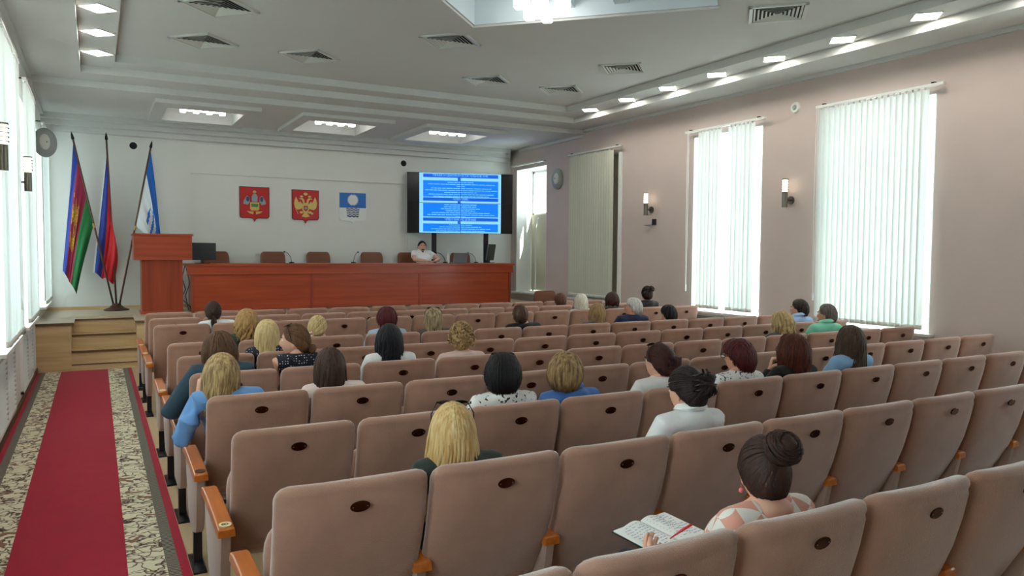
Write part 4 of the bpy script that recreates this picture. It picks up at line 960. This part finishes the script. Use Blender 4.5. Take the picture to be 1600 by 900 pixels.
def person(row, seat, hx, ztop, label, hair, hcol, cloth, skin=0, yaw=0, pitch=0, roll=0, sleeve='long', male=False, length=0.2, opts=None, collar=False, far=False,
           near=False, lean=0.0, armL=None, armR=None, origin=None, hands=True, rz=0, seatz=0.46, legs=True, dy=0.0, cat='person', group=None, trouser=(50, 52, 62), open_=False, bulk=0.012):
    PCOUNT[0] += 1; rng = random.Random(100+PCOUNT[0])
    if origin is None:
        occupied.add((row, seat)); xc = X0+(seat+0.5)*PITCH; base = Vector((xc, ROWS[row], 0)); hxl = hx-xc
    else: base = Vector(origin); hxl = hx
    r = empty('person', base, rz, label, 'person')
    zt = ztop; sc = 0.98 if not male else 1.03
    hc = Vector((hxl, 0.245+dy+lean, zt-0.122*sc-0.008)); nk = Vector((hxl*0.85, 0.215+dy+lean*0.6, zt-0.218)); hip = Vector((hxl*0.25, 0.43+dy, seatz+0.07))
    H = Matrix.Translation(hc) @ Matrix.Rotation(math.radians(yaw), 4, 'Z') @ Matrix.Rotation(math.radians(pitch), 4, 'X') @ Matrix.Rotation(math.radians(roll), 4, 'Y')
    sh = (0.185 if male else 0.165)
    def ring(c, rx, ry, n=16): return [(c.x+rx*math.cos(2*PI*k/n), c.y+ry*math.sin(2*PI*k/n), c.z) for k in range(n)]
    def torso(mb, g, top):
        lv = [(0.0, 0.17, 0.13), (0.25, 0.150, 0.112), (0.55, 0.150, 0.110), (0.78, sh*0.98, 0.108), (0.90, sh*0.92, 0.090), (0.97, sh*0.62, 0.070)]
        rs = [ring(hip+Vector((0, 0, -0.09)), 0.15+g, 0.12+g)]
        for t, a, b in lv: c = hip.lerp(nk, t); c.y += 0.035*math.sin(PI*t); rs.append(ring(c, a+g, b+g))
        if top and open_: rs.pop()
        elif top: rs.append(ring(nk+Vector((0, 0.0, 0.012)), 0.062+g*0.6, 0.060+g*0.6))
        else:
            rs.append(ring(nk+Vector((0, 0.005, 0.01)), 0.056, 0.056)); c = nk.lerp(hc, 0.55); rs.append(ring(c, 0.048, 0.052)); rs.append(ring(nk.lerp(hc, 0.85), 0.045, 0.05))
        mb.rings(rs)
    S = {}; 
    for s in (-1, 1):
        sj = Vector((nk.x+s*(sh-0.012), nk.y+0.012, nk.z-0.055))
        arm = armL if s < 0 else armR
        if arm: el, wr = Vector(arm[0]), Vector(arm[1])
        else: el = Vector((nk.x*0.6+s*0.235, 0.36+dy, 0.69)); wr = Vector((s*0.09, 0.60+dy, 0.615))
        S[s] = (sj, el, wr, arm)
    def arms(mb, g, upto):
        for s in (-1, 1):
            sj, el, wr, _ = S[s]; k = 1.12 if male else 1.0
            pin = Vector((nk.x+s*0.05, nk.y+0.01, nk.z-0.05))
            if upto == 'none': mb.tube([pin, sj], [0.05+g, 0.050+g], 12); continue
            pts = [pin, sj, sj.lerp(el, 0.5)]; rd = [0.052*k+g, 0.052*k+g, 0.044*k+g]
            if upto == 'short': pts[2] = sj.lerp(el, 0.55); rd[2] += 0.008
            else: pts += [el, el.lerp(wr, 0.4), wr - (wr-el).normalized()*(0.0 if g == 0 else 0.01)]; rd += [0.038*k+g, 0.036*k+g, 0.025*k+g*0.8]
            mb.tube(pts, rd, 12)
    def leg(mb, g, foot):
        for s in (-1, 1):
            hj = hip+Vector((s*0.085, 0.02, -0.02)); kn = Vector((s*0.10, 0.86+dy, seatz+0.06)); an = Vector((s*0.10, 0.88+dy, 0.10))
            mb.tube([hj, hj.lerp(kn, 0.5), kn], [0.085+g, 0.074+g, 0.056+g], 12); mb.ball(kn, 0.056+g, 0.056+g, 0.056+g, 12, 8); mb.tube([kn, kn.lerp(an, 0.35), an], [0.054+g, 0.052+g, 0.036+g], 12)
            if foot: mb.tube([an+Vector((0, -0.03, -0.05)), an+Vector((0, 0.08, -0.055)), an+Vector((0, 0.18, -0.07))], [0.036, 0.036, 0.024], 10)
    vb = 0.011 if near else (0.018 if far else 0.014)
    mb = MB(); torso(mb, 0, False); arms(mb, 0, 'long')
    if legs: leg(mb, 0, True)
    me = remesh(mb, vb, [SKIN[skin], EYEW, EYED, LIPS, BROW], 'body')
    hb = MB(); head_geo(hb, H, sc, male)
    for s in (-1, 1):
        sj, el, wr, arm = S[s]; dirv = (wr-el).normalized()
        tow = Vector(arm[2]) if arm and len(arm) > 2 else (dirv + Vector((0, 0.3, -0.35))).normalized(); pn = Vector(arm[3]) if arm and len(arm) > 3 else Vector((-s*0.3, 0, -1)); cu = arm[4] if arm and len(arm) > 4 else 0.4
        hand_geo(hb, hand_matrix(wr, tow, pn), cu, -s)
    add_mesh(me, hb); link('body', me, r)
    # clothing
    mb = MB(); torso(mb, bulk+0.002, True); arms(mb, bulk, sleeve)
    cm = cloth_mat(cloth); me = remesh(mb, vb, [cm], 'top'); 
    if collar:
        cb = MB(); rs = []
        for zz, q in ((0.002, 0.074), (0.026, 0.068), (0.042, 0.064), (0.040, 0.070), (0.014, 0.084)): rs.append([(nk.x+q*math.cos(2*PI*k/20), nk.y+0.008+q*math.sin(2*PI*k/20), nk.z+zz - 0.015*math.sin(2*PI*k/20)) for k in range(20)])
        cb.rings(rs, cap=False); add_mesh(me, cb)
    add_mesh(me, MB()); link('blouse' if not male else 'shirt', me, r)
    if legs:
        mb = MB(); mb.rings([ring(hip+Vector((0, 0, -0.095)), 0.16, 0.13), ring(hip, 0.178, 0.14), ring(hip.lerp(nk, 0.18), 0.165, 0.125)]); leg(mb, 0.012, False); me = remesh(mb, 0.02, [cloth_mat(('plain', trouser))], 'trousers'); add_mesh(me, MB()); link('trousers', me, r)
        for s in (-1, 1):
            mb = MB(); a = Vector((s*0.10, 0.88+dy, 0.0)); mb.rings([[(a.x+w*math.cos(q), a.y+0.06+l*math.sin(q), z) for q in [2*PI*k/16 for k in range(16)]] for z, w, l in ((0.0, 0.042, 0.125), (0.03, 0.046, 0.13), (0.06, 0.042, 0.11), (0.085, 0.03, 0.07))]); link('shoe', mb.mesh('shoe', M['white_plastic'], 'all'), r)
    if hair:
        hm = make_hair(hair, H, rng, far, length, opts, near); link('hair', hm.mesh('hair', hair_mat(*hcol), 'all', fix=False), r)
    r['_H'] = 0; del r['_H']
    return r, H
def glasses(par, H, on_head, mt):
    mb = MB()
    if on_head: T = H @ Matrix.Translation((0, 0.045, 0.118)) @ Matrix.Rotation(math.radians(62), 4, 'X')
    else: T = H @ Matrix.Translation((0, 0.100, 0.012))
    for s in (-1, 1):
        c = s*0.034
        mb.tube([T @ Vector((c+0.028*math.cos(a), 0.0, 0.021*math.sin(a))) for a in [2*PI*k/16 for k in range(17)]], 0.0025, 6)
        if on_head: mb.rings([[T @ Vector((c+0.027*math.cos(a), yy, 0.020*math.sin(a))) for a in [2*PI*k/16 for k in range(16)]] for yy in (-0.0012, 0.0012)])
        mb.tube([T @ Vector((s*0.062, 0, 0.008)), T @ Vector((s*0.088, -0.05, 0.006)), T @ Vector((s*0.088, -0.115, 0.0 if not on_head else -0.01))], 0.0028, 6)
    mb.tube([T @ Vector((-0.008, 0.0, 0.006)), T @ Vector((0.008, 0.0, 0.006))], 0.0025, 6)
    link('sunglasses' if on_head else 'eyeglasses', mb.mesh('glasses', mt, 'all'), par)
DARK = mat('frame_black', lin(16, 16, 18), 0.2); GOLDW = mat('scrunchie_pink', lin(236, 204, 206), 0.8); SHELL = mat('clip_black', lin(14, 14, 16), 0.15)
K = dict
# far rows first
person(3, 1, 1.15, 1.21, 'woman in a white top with a dark low ponytail, third row by the aisle', 'pony', ((44, 30, 24), (70, 48, 36)), ('plain', (226, 228, 232)), yaw=-5, far=True, length=0.16, opts={'gather': (0, -12)})
person(4, 1, 1.22, 1.24, 'woman with shoulder-length wavy golden blonde hair near the aisle', 'wavy', ((196, 158, 104), (150, 110, 66)), ('print', (40, 60, 50), (90, 140, 90)), yaw=-10, far=True, length=0.17)
person(5, 1, 1.23, 1.22, 'woman with long straight pale blonde hair beside the dotted dress', 'long', ((222, 200, 150), (186, 156, 104)), ('dots', (26, 28, 44), (210, 214, 224)), yaw=-10, length=0.26)
p, H = person(6, 1, 1.25, 1.26, 'woman in a navy polka-dot dress looking left, brown hair pinned low', 'bun', ((84, 58, 38), (120, 84, 54)), ('dots', (20, 22, 38), (226, 228, 232)), skin=0, yaw=64, sleeve='none', length=0.1, opts={'gather': (10, -22), 'bun': 0.035}, armL=((-0.30, 0.30, 0.70), (-0.1, 0.58, 0.62)))
glasses(p, H, True, DARK); mb = MB(); mb.tube([H @ Vector((s_, -0.012+0.010*math.cos(a), -0.052+0.010*math.sin(a))) for s_ in (0.078,) for a in [2*PI*k/12 for k in range(13)]], 0.0016, 5); link('earring', mb.mesh('earring', M['rivet'], 'all'), p)
p, H = person(4, 2, 1.88, 1.16, 'woman with light blonde ponytail tied by a pale pink scrunchie', 'pony', ((226, 204, 156), (190, 160, 108)), ('plain', (70, 66, 70)), far=True, yaw=-38, length=0.12, opts={'gather': (-14, -20)})
g_ = H @ scalp(sdir(math.radians(-14), math.radians(-20)), 0.02); mb = MB(); mb.tube([g_ + Vector((0.024*math.cos(a), -0.005, 0.018*math.sin(a))) for a in [2*PI*k/14 for k in range(15)]], [0.011+0.003*(k % 2) for k in range(15)], 7); link('scrunchie', mb.mesh('scrunchie', GOLDW, 'all'), p)
person(7, 1, 1.27, 1.19, 'woman with long straight dark brown hair, second seat of the seventh row', 'long', ((50, 34, 28), (72, 48, 38)), ('plain', (226, 206, 200)), yaw=-14, length=0.30)
person(4, 3, 2.58, 1.22, 'person with short dark red hair and light blue shirt in the middle', 'short', ((60, 16, 20), (92, 26, 28)), ('plain', (176, 196, 216)), yaw=-16, far=True, opts={'vol': 0.012})
person(6, 2, 1.97, 1.23, 'woman with long black hair, pulled back on top', 'long', ((12, 12, 18), (26, 26, 36)), ('plain', (226, 226, 228)), yaw=-18, length=0.24, opts={'vol': 0.006})
p, H = person(4, 4, 3.09, 1.20, 'woman with streaked blonde and brown straight hair, sunglasses on her head', 'long', ((198, 180, 140), (82, 60, 44)), ('plain', (96, 80, 70)), yaw=-20, far=True, length=0.22); glasses(p, H, True, DARK)
person(6, 3, 2.58, 1.20, 'older person with short curly ash-blonde hair', 'curly', ((196, 164, 116), (140, 108, 74)), ('plain', (220, 190, 180)), yaw=-22)
person(4, 6, 4.13, 1.21, 'man with close-cropped brown hair and black top', 'crop', ((70, 52, 40), (92, 70, 54)), ('plain', (20, 20, 24)), yaw=-14, far=True, male=True)
p, H = person(8, 2, 2.01, 1.22, 'woman with short black hair, sunglasses on her head and white patterned blouse', 'short', ((10, 9, 12), (22, 20, 24)), ('print', (232, 230, 226), (40, 40, 44)), yaw=-26, near=True, opts={'vol': 0.014}); glasses(p, H, True, DARK)
p, H = person(9, 1, 1.28, 1.175, 'woman with long straight yellow-blonde hair and sunglasses pushed up, near left', 'long', ((226, 200, 146), (190, 146, 84)), ('plain', (40, 52, 48)), yaw=-20, near=True, length=0.34, pitch=3, opts={'flare': 0.35}); glasses(p, H, True, DARK)
person(8, 3, 2.43, 1.20, 'woman with short layered streaked hair and a blue collared shirt', 'short', ((186, 152, 104), (84, 60, 38)), ('plain', (74, 118, 186)), yaw=-36, near=True, collar=True, opts={'vol': 0.016})
p, H = person(8, 4, 3.14, 1.22, 'woman in a white top with messy dark auburn updo and sunglasses on her head', 'updo', ((46, 24, 22), (74, 38, 32)), ('plain', (228, 226, 222)), near=True, yaw=12, opts={'gather': (-10, 0)}); glasses(p, H, True, DARK)
p, H = person(9, 3, 2.54, 1.24, 'woman in a white shirt with dark hair held by a black claw clip', 'updo', ((26, 20, 20), (48, 36, 32)), ('plain', (236, 236, 236)), near=True, yaw=8, pitch=-10, opts={'gather': (-6, 10)}, collar=True)
g_ = scalp(sdir(math.radians(-6), math.radians(22)), 0.03); mb = MB()
for s_ in (-1, 1):
    mb.tube([H @ (g_+Vector((s_*0.012, -0.01, 0.05))), H @ (g_+Vector((s_*0.026, -0.03, 0.0))), H @ (g_+Vector((s_*0.016, -0.016, -0.055)))], [0.006, 0.010, 0.004], 7)
    for q in range(4): mb.tube([H @ (g_+Vector((s_*0.02, -0.022, 0.03-q*0.022))), H @ (g_+Vector((s_*0.045, 0.0, 0.025-q*0.024))), H @ (g_+Vector((s_*0.05, 0.03, 0.022-q*0.024)))], [0.006, 0.005, 0.003], 6)
link('hair_clip', mb.mesh('hair_clip', SHELL, 'all'), p)
p, H = person(8, 5, 3.83, 1.21, 'person with short dark red hair and dark glasses turned left', 'short', ((56, 18, 22), (96, 36, 34)), ('print', (230, 228, 224), (50, 50, 60)), near=True, yaw=10, opts={'vol': 0.014}, skin=1); glasses(p, H, False, DARK)
p, H = person(8, 6, 4.36, 1.22, 'woman with long auburn hair in black, hand at her chin', 'long', ((92, 40, 24), (62, 26, 18)), ('plain', (18, 18, 20)), near=True, yaw=10, length=0.22, opts={'vol': 0.01}, armL=((-0.22, 0.36, 0.76), (-0.085, 0.375, 0.955), (0.2, -0.1, 1.0), (0.6, -0.6, 0), 1.5)); glasses(p, H, False, DARK)
person(8, 7, 4.98, 1.26, 'woman with long dark brown hair in a light blue shirt, right of the redhead', 'long', ((54, 40, 32), (88, 66, 50)), ('plain', (140, 180, 220)), near=True, yaw=-12, length=0.27, opts={'flare': 0.25})
person(6, 9, 6.26, 1.19, 'woman with shoulder-length blonde hair bowing left near the right windows', 'wavy', ((206, 184, 136), (160, 130, 84)), ('plain', (70, 66, 64)), far=True, yaw=12, pitch=-12, length=0.15)
person(5, 11, 7.56, 1.24, 'man with short dark hair in a pale blue shirt by the right wall', 'short', ((36, 30, 28), (58, 48, 42)), ('plain', (160, 190, 232)), far=True, male=True, yaw=18, collar=True, skin=1)
person(6, 10, 6.95, 1.26, 'man with greying hair in a mint green shirt by the right window', 'crop', ((84, 76, 70), (120, 112, 104)), ('plain', (126, 208, 178)), far=True, male=True, yaw=12, collar=True, skin=1)
person(4, 8, 5.71, 1.25, 'white-haired man in a navy jacket looking left', 'short', ((226, 224, 218), (186, 184, 180)), ('plain', (26, 38, 74)), far=True, male=True, yaw=32, skin=1)
person(4, 7, 5.18, 1.19, 'woman with brown hair streaked blonde, left of the white-haired man', 'long', ((120, 92, 62), (176, 144, 100)), ('plain', (90, 80, 84)), yaw=-30, far=True, length=0.15)
person(3, 9, 6.14, 1.19, 'woman with long white-blonde hair in the third row', 'long', ((232, 226, 212), (200, 188, 168)), ('plain', (200, 190, 186)), yaw=-28, far=True, length=0.15)
person(3, 10, 6.69, 1.20, 'woman with a dark brown bob, third row in front of the grey blind', 'bob', ((52, 28, 24), (74, 42, 34)), ('plain', (60, 54, 60)), yaw=-28, far=True, length=0.09)
person(3, 11, 7.34, 1.28, 'woman with a dark top-heavy updo, tallest head in the third row', 'bun', ((34, 22, 20), (60, 38, 30)), ('plain', (50, 44, 48)), far=True, yaw=-25, opts={'gather': (25, 35), 'bun': 0.045})
person(4, 9, 6.26, 1.14, 'low-sitting person with short black hair right of the white-haired man', 'short', ((18, 16, 18), (36, 32, 32)), ('plain', (40, 40, 46)), far=True, yaw=5, opts={'vol': 0.006})
person(2, 9, 6.32, 1.15, 'person with brown hair half hidden beside the white-blonde woman', 'short', ((84, 52, 38), (110, 70, 50)), ('plain', (120, 84, 74)), yaw=-20, far=True)
person(6, 0, 0.74, 1.22, 'woman with brown shoulder hair in a dark teal jacket leaning on the aisle armrest', 'bob', ((66, 42, 28), (104, 72, 48)), ('plain', (40, 66, 82)), yaw=-32, length=0.13, roll=-6, bulk=0.024, opts={'vol': 0.008}, armL=((-0.40, 0.20, 0.70), (-0.30, 0.50, 0.665)))
person(7, 0, 0.63, 1.19, 'woman with long blonde hair in a light blue jacket, hand on her cheek', 'long', ((206, 176, 124), (110, 82, 54)), ('plain', (104, 152, 206)), yaw=-8, near=True, length=0.24, roll=4, bulk=0.022, opts={'vol': 0.006}, armL=((-0.40, 0.26, 0.70), (-0.295, 0.345, 0.94), (0.12, 0.05, 1.0), (1.0, 0.1, 0), 0.5))
p, H = person(10, 2, 1.99, 1.175, 'woman with a dark brown bun and plaid blouse writing in a notebook, nearest', 'bun', ((38, 26, 24), (70, 44, 34)), ('plaid', (232, 224, 216), (222, 158, 140)), near=True, yaw=-28, pitch=-8, sleeve='short', open_=True, opts={'gather': (16, 36), 'bun': 0.062},
              armL=((-0.32, 0.16, 0.70), (-0.395, 0.30, 0.770), (0.25, 0.95, 0.20), (0.5, -0.2, 0.8), 0.5), armR=((0.20, 0.34, 0.70), (-0.05, 0.315, 0.805), (-0.92, 0.30, -0.10), (-0.1, -0.3, -1.0), 0.8))
mb = MB(); e_ = H @ Vector((-0.080, -0.006, -0.058)); mb.ball(e_, 0.0085, 0.0085, 0.0085, 12, 8); mb.tube([e_+Vector((0, 0, 0.008)), e_+Vector((0, 0, 0.022))], 0.0012, 5); link('earring', mb.mesh('earring', M['pink'], 'all'), p)
# man at the stage table
p, H = person(0, 0, 0.0, 1.30, 'man with dark hair and moustache in a white shirt seated at the stage table', 'short', ((20, 18, 18), (34, 28, 26)), ('plain', (234, 234, 230)), male=True, sleeve='short', collar=True, skin=0, origin=(6.03, 15.2, STZ+0.004), rz=PI, near=True, yaw=-12, pitch=-4,
              armL=((-0.27, 0.50, 0.90), (-0.10, 0.72, 0.875), (0.9, 0.4, -0.05), (0, 0, -1), 0.3), armR=((0.27, 0.50, 0.90), (0.08, 0.70, 0.875), (-0.9, 0.4, -0.05), (0, 0, -1), 0.3))
mb = MB()
for s_ in (-1, 1): mb.tube([H @ Vector((0.0, 0.108, -0.046)), H @ Vector((s_*0.018, 0.105, -0.049)), H @ Vector((s_*0.034, 0.092, -0.070))], [0.010, 0.010, 0.004], 6)
mb.ball((0, 0, 0), 0.02, 0.009, 0.016, 10, 6)
for q in range(len(mb.v)-70, len(mb.v)): mb.v[q] = tuple(H @ (Vector(mb.v[q]) + Vector((0, 0.100, -0.096))))
link('moustache_and_goatee', mb.mesh('moustache', BROW, 'all'), p)
build_seats()
# notebook and pen held by the nearest woman
nb = empty('notebook', (1.795, 2.125, 0.775), 0, 'open white notebook with handwriting and black cover, held over the seat', 'notebook')
nb.rotation_euler = (math.radians(7), math.radians(0), math.radians(13))
boxo('cover', (-0.155, 0.155, -0.105, 0.105, -0.006, -0.001), M['ink'], nb, 0.002)
for s_ in (-1, 1):
    mb = MB(); rs = []
    for i in range(9):
        u = i/8; x = s_*(0.003+u*0.147); z = 0.012*math.sin(PI*min(1, u*1.6))*(1-u*0.6)+0.004; rs.append([(x, -0.100, -0.001), (x, 0.100, -0.001), (x, 0.100, z), (x, -0.100, z)])
    mb.rings(rs); pg = link('page_block', mb.mesh('page_block', M['paper']), nb)
    ln = MB()
    for q in range(11):
        y = 0.082-q*0.0155; x = 0.018
        while x < 0.125:
            w = random.uniform(0.006, 0.02); u = (x-0.003)/0.147; z = 0.012*math.sin(PI*min(1, u*1.6))*(1-u*0.6)+0.0046
            if random.random() < 0.85: a_, b_ = sorted((s_*x, s_*(x+w))); ln.box(a_, b_, y-0.0008, y+0.0008+random.uniform(0, 0.001), z, z+0.0005)
            x += w+0.005
    link('handwriting', ln.mesh('handwriting', mat('blue_ink', lin(120, 130, 180), 0.6)), pg)
pen = empty('pen', (1.755, 2.03, 0.792), 0, 'red pen in the hand of the woman with the bun', 'pen')
mb = MB(); mb.tube([(0, 0, 0), (0.035, -0.02, 0.03), (0.065, -0.038, 0.052)], [0.002, 0.005, 0.005], 8); link('barrel', mb.mesh('barrel', M['red_pen'], 'all'), pen)
